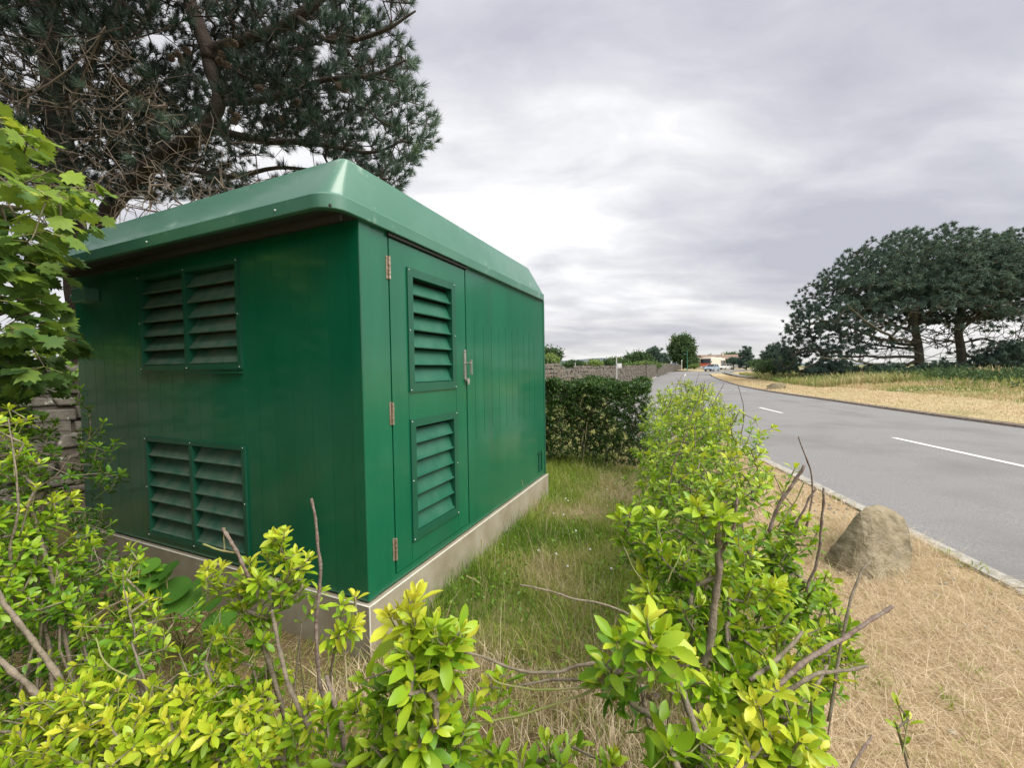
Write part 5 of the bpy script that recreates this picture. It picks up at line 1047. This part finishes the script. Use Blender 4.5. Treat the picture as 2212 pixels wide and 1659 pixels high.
car(onroad(1588, 112, .35), PI/2-math.radians(100), 'silver grey estate vehicle parked beyond the bus beside the dry heath', M['silver'], L=4.6, H=1.62, estate=True)
bl = onroad(1524, 97); t = empty('bus', bl, PI/2-bearing, 'single deck bus with an orange red front and cream side waiting at the side street', 'bus')
bL, bW, bH = 10.5, 2.5, 2.95
MB().box((0, -bW/2, .3), (bL, bW/2, bH)).build('body', M['cream'], t, bevel=.12)
MB().box((-.03, -bW/2+.08, .32), (.05, bW/2-.08, 1.0)).build('front_bumper', M['white'], t, bevel=.04); MB().box((-.025, -bW/2+.07, 1.0), (.05, bW/2-.07, 1.62)).build('front_panel', M['red'], t)
MB().box((-.02, -bW/2+.10, 1.62), (.05, bW/2-.10, 2.7)).build('windscreen', M['glass'], t, bevel=.05); MB().box((-.035, -.8, 2.38), (-.015, .8, 2.6)).build('destination_screen', M['trim'], t); MB().box((-.045, -.7, .62), (-.02, .7, .82)).build('grille', M['trim'], t)
for s in (-1, 1):
    MB().ball((-.02, s*.9, .72), (.05, .16, .1), 8, 6).build('headlight', M['lampw'], t, smooth_=True); MB().box((-.15, s*(bW/2+.12)-.06, 1.8), (-.03, s*(bW/2+.12)+.06, 2.2)).build('mirror', M['trim'], t)
    for x in (2.4, 7.6): wheel(t, x, s*(bW/2-.14), .48, .28, s)
    for k in range(6): MB().box((.5+k*1.62, s*(bW/2+.004)-.006, 1.5), (.5+k*1.62+1.5, s*(bW/2+.004)+.006, 2.35)).build('window', M['glass'] if k > 3 else M['cream'], t) if not (s == 1) else MB().box((.5+k*1.62, s*(bW/2+.004)-.006, 1.5), (.5+k*1.62+1.5, s*(bW/2+.004)+.006, 2.35)).build('window', M['glass'], t)  # cream panes on one side imitate bright reflections in the glass
    MB().box((.3, s*(bW/2+.004)-.006, .36), (bL-.2, s*(bW/2+.004)+.006, 1.05)).build('lower_side_panel', M['white'], t)
MB().box((1.5, -.9, bH-.02), (4.5, .9, bH+.16)).box((6, -.9, bH-.02), (8.5, .9, bH+.12)).build('roof_unit', M['white'], t, bevel=.05)
# bungalow behind the bus
hb = at(1502, 795, 124); hb[2] = float(rz(hb)[0])-.3; t = empty('bungalow', tuple(hb), math.radians(-10), 'low pale bungalow with a long brown tiled roof behind the bus', 'house')
z1, zr = at(1508, 783, 124)[2]-hb[2], at(1515, 766.5, 124)[2]-hb[2]
MB().prism([(-1.5, 0), (3.6, 0), (3.6, z1), (1.05, zr-.15), (-1.5, z1)], 0, .25, axis=1).build('gable_wall', M['render'], t)
q = MB(); q.box((3.6, .3, 0), (13.5, 6, z1)); q.build('wall', M['render'], t)
q = MB(); q.add([(1.0, -.3, zr), (13.8, -.3, zr-.12), (13.8, -.3, z1+.1), (3.75, -.5, z1), (1.0, 6.3, zr), (13.8, 6.3, zr-.12), (-1.8, -.3, z1-.05), (-1.8, 6.3, z1-.05), (3.75, 6.3, z1), (13.8, 6.3, z1)], [[(0, 1, 2, 3), (0, 4, 5, 1), (0, 6, 7, 4)], [(1, 5, 9, 2)]])
rr = MB(); rr.prism([(-.7, z1-.1), (3, zr), (6.8, z1-.1), (6.6, z1-.25), (3, zr-.18), (-.5, z1-.25)], 1.05, 13.8, axis=0); rr.prism([(-1.95, z1-.25), (1.05, zr-.02), (4.0, z1-.25), (3.9, z1-.4), (1.05, zr-.2), (-1.8, z1-.4)], -.3, 3.4, axis=1); rf2 = rr.build('roof', M['rooftile'], t)
MB().box((8.2, 2.6, zr-.3), (8.9, 3.3, zr+.7)).build('chimney', M['render'], rf2)
for x in (4.6, 7.2, 10.2): w_ = MB().box((x, .24, z1*.38), (x+1.3, .295, z1*.82)).build('window', M['white'], t); MB().box((x+.08, .225, z1*.40), (x+1.22, .239, z1*.80)).build('pane', M['glass'], w_)
hr = at(1503, 796, 150); hr[2] = float(gz(*hr[:2]))-.2; t = empty('red_roofed_house', tuple(hr), 0, 'red roofed house peeping out between the tall tree and the bungalow', 'house'); zz = at(1503, 778, 150)[2]-hr[2]
MB().box((-1.5, 0, 0), (3.5, 5, zz-1.4)).build('wall', M['render'], t); MB().prism([(-.5, zz-1.5), (2.5, zz), (5.5, zz-1.5)], -1.8, 3.8, axis=0).build('roof', M['redroof'], t); MB().box((-1.0, -.05, 1), (.2, -.005, 2.1)).build('window', M['glass'], t)
# low white walled building glimpsed at the end of the road, and a pale blue roof beyond the wall
hw_ = at(1441, 792, 135); hw_[2] = float(gz(*hw_[:2])); t = empty('white_house', tuple(hw_), 0, 'small white building glimpsed under the trees at the end of the road', 'house'); MB().box((-2, 0, 0), (1.6, 4, 2.2)).build('wall', M['white'], t); MB().prism([(-.4, 2.2), (2, 3.2), (4.4, 2.2)], -2.3, 1.9, axis=0).build('roof', M['silver'], t); MB().box((-1.2, -.03, .9), (-.2, -.004, 1.8)).build('window', M['glass'], t)
hs = at(1270, 800, 78); hs[2] = float(gz(*hs[:2])); t = empty('shed', tuple(hs), .2, 'pale blue grey shed roof showing through the dip in the long wall', 'shed'); z_ = at(1270, 784, 78)[2]-hs[2]; MB().box((-1.4, 0, 0), (1.4, 3, z_-.6)).build('wall', M['render'], t); MB().prism([(-.2, z_-.65), (1.5, z_), (3.2, z_-.65), (3.2, z_-.75), (-.2, z_-.75)], -1.6, 1.6, axis=0).build('roof', M['silverblue'], t)

# ------------------------------------------------------------------ round leaved plant at the plinth
rb = G(395, 1400); root = empty('round_leaved_plant', tuple(rb), 0, 'low plant with broad round green leaves against the plinth of the louvred side', 'plant'); A = [(0, 0, 0)]; n = 18
for j in range(n):
    a = 2*PI*j/n; r = 1.-.55*max(0, math.cos(a+PI/2))**12; A.append((r*math.cos(a), r*math.sin(a), .10*r+.035*math.cos(3*a)))
for j in range(n): A.append((A[j+1][0]*.5, A[j+1][1]*.5, .0))
F3 = [(0, n+1+j, n+1+(j+1) % n) for j in range(n)]; F4 = [(n+1+j, 1+j, 1+(j+1) % n, n+1+(j+1) % n) for j in range(n)]
for tn in (0, 1): pass
rmes = [mesh('leaf', A, [(F3, 0), (F4, 0)], M['umbel'], np.full(len(A), t_), True) for t_ in (.1, .45, .8)]
for k, (u_, v_, r_) in enumerate(((372, 1278, .11), (398, 1305, .12), (335, 1250, .10), (358, 1238, .09), (475, 1345, .10), (300, 1265, .10), (440, 1255, .08), (335, 1290, .08), (320, 1225, .07), (455, 1310, .07))):
    p = at(u_, v_, 2.15); o = link('leaf', rmes[k % 3], root, tuple(p-rb)); o.scale = (r_*.8,)*3; o.rotation_euler = (math.radians(28+random.uniform(-12, 12)), random.uniform(-.25, .25), random.uniform(-.6, .6))
    MB().tube([(0, 0, 0), ((p-rb)*[.8, .8, .5]), (p-rb-[0, 0, .004])], .003, 5).build('leaf_stalk', M['twig'], root)

# ------------------------------------------------------------------ grass
def blades(name, P_, Hh, Wd, lean, tint, m='grass', seg=2, lie=0.):
    n = len(P_); az = RNG.uniform(0, 2*PI, n); d = np.stack([np.cos(az), np.sin(az), np.zeros(n)], 1); x = np.stack([-np.sin(az), np.cos(az), np.zeros(n)], 1)*(Wd/2)[:, None]
    tw = RNG.uniform(0, PI, n); x = np.stack([np.cos(tw), np.sin(tw), np.zeros(n)], 1)*(Wd/2)[:, None]
    h = Hh*np.cos(lean); r = Hh*np.sin(lean); up = np.zeros((n, 3)); up[:, 2] = 1
    a = P_; b = P_+d*(r*.35)[:, None]+up*(h*.62)[:, None]; c = P_+d*r[:, None]+up*h[:, None]
    A = np.stack([a-x, a+x, b-x*.8, b+x*.8, c], 1).reshape(-1, 3); o = (np.arange(n)*5)[:, None]
    return tag(link(name, mesh(name, A, [(o+np.array([0, 1, 3, 2]), 0), (o+np.array([2, 3, 4]), 0)], M[m], np.repeat(tint, 5))), kind='stuff')
def st_of(p): q = p[:, :2]-np.array([CX, CY]); return q@DS, q@NB
# lawn between cabinet and hedge
n = 58000; s = RNG.uniform(-.6, 5.6, n); t_ = RNG.uniform(.03, 2.1, n); t_ = np.where((s > 3.1) & (RNG.random(n) < .35), RNG.uniform(-1.2, .1, n), t_); P_ = np.zeros((n, 3)); P_[:, :2] = np.array([CX, CY])+s[:, None]*DS+t_[:, None]*NB
nz_ = np.array([mnoise(Vector(p*1.7)) for p in P_]); nf = np.array([mnoise(Vector(p*6)) for p in P_])
keep = (RNG.random(n) < np.clip(.35+(s+.2)*.8+nz_, .12, 1)) & (P_[:, 1] < 7.3); P_, s, t_, nz_, nf = P_[keep], s[keep], t_[keep], nz_[keep], nf[keep]
dry = np.clip(.41+nz_*.55+.16*(s > 2.4)+.40*(s < .25)+np.clip(t_-1.1, 0, 1)*.25+RNG.normal(size=len(s))*.14-.22*(t_ < .45), .03, 1)
blades('lawn_grass', P_, RNG.uniform(.05, .15, len(s))*(1+nf*.5)*(1+.5*(t_ < .2)), RNG.uniform(.0025, .0055, len(s)), RNG.uniform(.15, 1.15, len(s)), dry)
n = 5200; s = RNG.uniform(.1, 4.8, n); t_ = RNG.uniform(.05, 1.8, n); P_ = np.zeros((n, 3)); P_[:, :2] = np.array([CX, CY])+s[:, None]*DS+t_[:, None]*NB; P_[:, 2] = RNG.uniform(.02, .09, n)
nz_ = np.array([mnoise(Vector(p*2.3+np.array([9, 0, 0]))) for p in P_]); keep = nz_ > -.05; P_ = P_[keep]; k = len(P_); A, Fs, kk = scatter(fold_leaf(.5, ((0, 0), (.5, 1.)), -.2), frames(rdir(k, .5), rdir(k, 1.5), RNG.uniform(.018, .042, k)), P_)
tag(link('lawn_weeds', mesh('lawn_weeds', A, [(f, 0) for f in Fs], M['ivy'], np.repeat(RNG.uniform(.1, .7, k), kk), True)), kind='stuff')
n = 900; s = RNG.uniform(-.2, 4.8, n); t_ = RNG.uniform(.1, 1.8, n); P_ = np.zeros((n, 3)); P_[:, :2] = np.array([CX, CY])+s[:, None]*DS+t_[:, None]*NB
blades('dry_stems', P_, RNG.uniform(.14, .34, n), np.full(n, .0028), RNG.uniform(.1, .8, n), RNG.uniform(.62, 1., n))
# thin grass and needles on the litter left of and before the cabinet
n = 26000; P_ = np.zeros((n, 3)); P_[:, 0] = RNG.uniform(-2.9, 1.1, n); P_[:, 1] = RNG.uniform(1.0, 3.3, n); s, t_ = st_of(P_); ok = (s < .15) & ~((s > -.05) & (t_ < .05)); P_ = P_[ok]; k = len(P_)
dr = RNG.random(k) < .50; nz_ = np.array([mnoise(Vector(p*2.2)) for p in P_]); tint = np.where(dr, RNG.uniform(.5, .88, k), RNG.uniform(.05, .5, k)); keep = dr | (RNG.random(k) < .75+nz_)
P_, dr, tint = P_[keep], dr[keep], tint[keep]; k = len(P_); blades('litter_grass', P_+[0, 0, .004], np.where(dr, RNG.uniform(.03, .12, k), RNG.uniform(.04, .12, k)), RNG.uniform(.002, .0042, k), np.where(dr, RNG.uniform(1.15, 1.5, k), RNG.uniform(.2, 1.1, k)), tint)
# straw verge
def verge(n, y0, y1, Hm, Wm, name):
    y = RNG.uniform(y0, y1, n); xl = np.interp(y, [0, 1.5, 6, 12, 20], [.75, 1.15, 2.5, 4.6, 7.0]); s_ = np.interp(y, CP[:, 1], CS); xr = road_pt(s_, -half_w(s_)-KW)[:, 0]-.10; x = xl+(xr-xl)*RNG.random(n)
    P_ = np.stack([x, y, gz(x, y)+.002], 1); k = n; nz_ = np.array([mnoise(Vector(p*1.3)) for p in P_]); nf = np.array([mnoise(Vector(p*5.)) for p in P_]); keep = RNG.random(n) < np.clip(.70+nz_*.9+nf*.5, .1, 1); P_, nz_ = P_[keep], nz_[keep]; k = len(P_)
    tint = np.clip(.86+RNG.normal(size=k)*.12+nz_*.14-.5*(RNG.random(k) < .02), 0, 1)
    blades(name, P_, RNG.uniform(.6, 1.5, k)*Hm, RNG.uniform(.6, 1.3, k)*Wm, RNG.uniform(.85, 1.5, k), tint)
verge(62000, .7, 4.2, .085, .0030, 'straw_grass'); verge(9000, .7, 4.2, .17, .0034, 'straw_grass'); verge(30000, 4.2, 14, .08, .007, 'straw_grass')
# far verge: cropped straw, then rough heath
def far_strip(name, n, s0, s1, o0, o1, H0, H1, W_, tm, tv, m='heath', lean=(.1, .9), umin=1500):
    s_ = S0+s0+(s1-s0)*RNG.random(n)**1.25; off = RNG.uniform(o0, o1, n); p = road_pt(s_, half_w(s_)+KW+off); u, v, d = project(np.column_stack([p, np.zeros(n)])); ok = (u > umin) & (u < 2330); p, s_, off = p[ok], s_[ok], off[ok]; k = len(p)
    z = gz(p[:, 0], p[:, 1])+np.interp(off, BO, BZ)*bankf(s_); P_ = np.column_stack([p, z-.01]); nz_ = np.array([mnoise(Vector(q*.35)) for q in P_]); nf = np.array([mnoise(Vector(q*1.3)) for q in P_])
    dist = np.linalg.norm(p, axis=1); blades(name, P_, RNG.uniform(H0, H1, k)*(1+nz_*.7+nf*.3), W_*np.clip(dist/20, .6, 4)*RNG.uniform(.7, 1.3, k), RNG.uniform(*lean, k), np.clip(tm+nz_*tv*1.6+nf*tv*.6+RNG.normal(size=k)*.08, 0, 1), m)
far_strip('far_verge_grass', 34000, 3, 62, .02, 5.0, .04, .12, .022, .90, .12, lean=(.4, 1.3))
far_strip('rough_grass', 30000, 4, 75, 4.2, 9, .08, .24, .026, .52, .40)
far_strip('heath_grass', 34000, 4, 90, 7.5, 24, .16, .42, .045, .16, .30)
far_strip('tall_yellow_grass', 12000, 30, 62, 3.2, 14, .35, .70, .04, .42, .20)
# grass fringe along the wall foot and under the hedge
s_ = RNG.uniform(20, 62, 9000); P_ = []
for q in s_: p, nn = wpt(q, RNG.uniform(.2, .9)); P_.append((*p, float(gz(*p))))
P_ = np.array(P_); blades('wall_foot_grass', P_, RNG.uniform(.05, .28, len(P_)), np.full(len(P_), .02), RNG.uniform(.1, .8, len(P_)), np.clip(.5+RNG.normal(size=len(P_))*.2, 0, 1), 'heath')
# seed stalks standing in the lawn
def stalk(u0, v0, u1, v1, y, lab, hl=.10, col='bark'):
    a, b = at(u0, v0, y), at(u1, v1, y); t = empty('grass_stalk', tuple(a), 0, lab, 'grass stalk', 'seed stalks in the lawn'); m_ = (a+b)/2+np.array([.01, 0, .02]); p = catmull([a, m_, b], 6)-a; MB().tube(p, np.linspace(.0018, .0009, len(p)), 4).build('stem', M['drystalk'], t)
    h = MB(); L_ = norm(p[-1]-p[-4])
    for k in range(14): c = p[-1]-L_*hl*k/14+RNG.normal(size=3)*.003; h.ball(c, (.0035, .0035, .007), 5, 4)
    h.build('seed_head', M['drystalk'], t)
M['drystalk'] = mat('dry_stalk', (.50, .42, .24), .9, .1)
for a in ((1130, 1050, 1107, 985, 4.3, 'green seed stalk standing out against the lower far part of the door side', .2), (1040, 1290, 1040, 1165, 3.0, 'reddish thin seed stalk beside the plinth below the door', .06), (1060, 1290, 1010, 1245, 2.9, 'pale drooping seed head in the lawn near the plinth', .09), (1255, 1015, 1268, 915, 6.1, 'tall dry seed stalk in front of the dark hedge', .25), (1243, 1015, 1262, 930, 6.2, 'second thinner dry stalk beside the tall one before the dark hedge', .2), (1330, 1010, 1345, 955, 6.0, 'short curled dry stalk before the right part of the dark hedge', .1)): stalk(*a)
# little white clover heads
q = MB()
for k in range(22):
    s1_, t1_ = RNG.uniform(.6, 4.4), RNG.uniform(.3, 1.6); p = np.array([CX, CY])+s1_*DS+t1_*NB; q.ball((p[0], p[1], RNG.uniform(.05, .12)), .010, 6, 4)
tag(q.build('clover_flowers', M['white']), kind='stuff')
# fallen leaves on the litter
q = MB()
for k in range(60):
    x, y = RNG.uniform(-2.2, 1.0), RNG.uniform(1.2, 2.6); s1_, t1_ = (np.array([x, y])-[CX, CY])@DS, (np.array([x, y])-[CX, CY])@NB
    if s1_ > -.05 and t1_ < .1: continue
    T_ = fold_leaf(.5); Fm = frames(rdir(1, -.1), np.array([[0, 0, 1.]])+RNG.normal(size=(1, 3))*.3, np.array([.04])); A, Fs, kk = scatter(T_, Fm, np.array([[x, y, .02]])); q.add(A, Fs)
tag(q.build('fallen_leaves', M['drystalk']), kind='stuff')
# neighbouring pines of the same belt, just outside the picture on the left: the gloss wall mirrors them
for (x, y, z, r, n, lab) in ((-9.8, 1.2, 4.2, 3.7, 1600, 'dense dark pine beyond the left edge, next to the huge pine'), (-8.6, -4.2, 4.2, 3.8, 1400, 'dense dark pine behind the photographer on the left')):
    b_ = np.array([x, y, 0.]); root = empty('pine_tree', (x, y, 0), 0, lab, 'tree', 'pine trees'); MB().tube([np.array([0, 0, -.2]), np.array([.1, 0, 2.]), np.array([0, .1, 4.5])], [.28, .24, .15], 8).build('trunk', M['pinebark'], root, smooth_=True)
    T = blob((x, y, z), (r, r, r*1.05), shell=.7)(n); T = T[T[:, 2] > .6]; clump_foliage(root, b_, T, RNG.uniform(.5, .8, len(T)), RNG.uniform(.1, .4, len(T)), 'needle')

for a, b, d_ in ((1385, 1500, (-.5, 0, -.8)), (1398, 1495, (.2, 0, -1)), (1405, 1498, (.8, .1, -.5)), (1392, 1490, (-.1, -.3, -.9))):
    p = at(a, b, .78); X = frames(np.array([d_], float), rdir(1), np.array([.032]))[0]; o = link('leaf', leaf_mesh(('eu', 2), EU[2], 0, M['drybark']), REACH); q = p-np.array(REACH.location); o.matrix_local = Matrix(((*X[0], q[0]), (*X[1], q[1]), (*X[2], q[2]), (0, 0, 0, 1))); o['label'] = 'withered brown leaf'

b_ = np.array([-9.4, 4.0, 0.]); root = empty('thicket', tuple(b_), 0, 'dark evergreen thicket behind the stone wall at the left edge', 'bush', 'bushes behind the near wall'); MB().tube([np.array([0, 0, -.2]), np.array([0, .1, 1.5])], [.15, .1], 6).build('stem', M['pinebark'], root, smooth_=True)
T = blob((-9.4, 4.0, 2.0), (1.7, 2.6, 2.3), shell=.6)(1800); T = T[T[:, 2] > .2]; clump_foliage(root, b_, T, RNG.uniform(.25, .4, len(T)), RNG.uniform(.1, .5, len(T)), 'farleaf', LT, 'foliage')

# old joint in the asphalt and small weeds, clods and pebbles on the verge
for off, a, b in ((2.05, 14.0, 40.0),):
    o = dash(S0+a, S0+b, off, .018, z=.003); o.name = 'road_joint'; o.data = o.data.copy(); o.data.materials[0] = M['trim2']
n = 40; P_ = []
for k in range(n):
    y = RNG.uniform(1.0, 7.5); xl = np.interp(y, [0, 1.5, 6, 12], [.95, 1.35, 2.7, 4.8]); xr = float(road_pt(float(np.interp(y, CP[:, 1], CS)), -half_w(0.)-KW)[0])-.1; c = np.array([xl+(xr-xl)*(RNG.random()**.6), y, .004]); P_.append(c+np.column_stack([RNG.normal(size=(26, 2))*.035, np.zeros(26)]))
P_ = np.concatenate(P_); blades('verge_weeds', P_, RNG.uniform(.03, .09, len(P_)), RNG.uniform(.004, .008, len(P_)), RNG.uniform(.5, 1.3, len(P_)), np.clip(.35+RNG.normal(size=len(P_))*.15, 0, 1))
q = MB()
for k in range(260):
    y = RNG.uniform(.9, 6.5); xl = np.interp(y, [0, 1.5, 6, 12], [.9, 1.3, 2.6, 4.8]); xr = float(road_pt(float(np.interp(y, CP[:, 1], CS)), -half_w(0.)-KW)[0]); x = xr-abs(RNG.normal())*.5
    if x > xl: r = RNG.uniform(.005, .014); q.ball((x, y, r*.4), (r*1.3, r, r*.7), 6, 4)
tag(q.build('pebbles', M['kerb']), kind='stuff')

# bramble scrub along the foot of the pines
n = 1700; s_ = S0+RNG.uniform(4, 46, n); off = 11.5+RNG.normal(size=n)*1.3+RNG.uniform(-1.2, 1.6, n); p = road_pt(s_, half_w(s_)+KW+off); u, v, d = project(np.column_stack([p, np.zeros(n)])); ok = (u > 1600) & (u < 2330); p, s_, off = p[ok], s_[ok], off[ok]
hh = np.array([.55+.45*mnoise(Vector((q[0]*.35, q[1]*.35, 2))) for q in p])*RNG.random(len(p))**.5; hh = np.clip(hh, .05, 1.1)
z = gz(p[:, 0], p[:, 1])+np.interp(off, BO, BZ)*bankf(s_); P_ = np.column_stack([p, z+hh]); o = clump_foliage(None, np.zeros(3), P_, RNG.uniform(.22, .42, len(P_)), np.clip(.38+RNG.normal(size=len(P_))*.16, 0, 1), 'farleaf', LT, 'bramble_scrub')
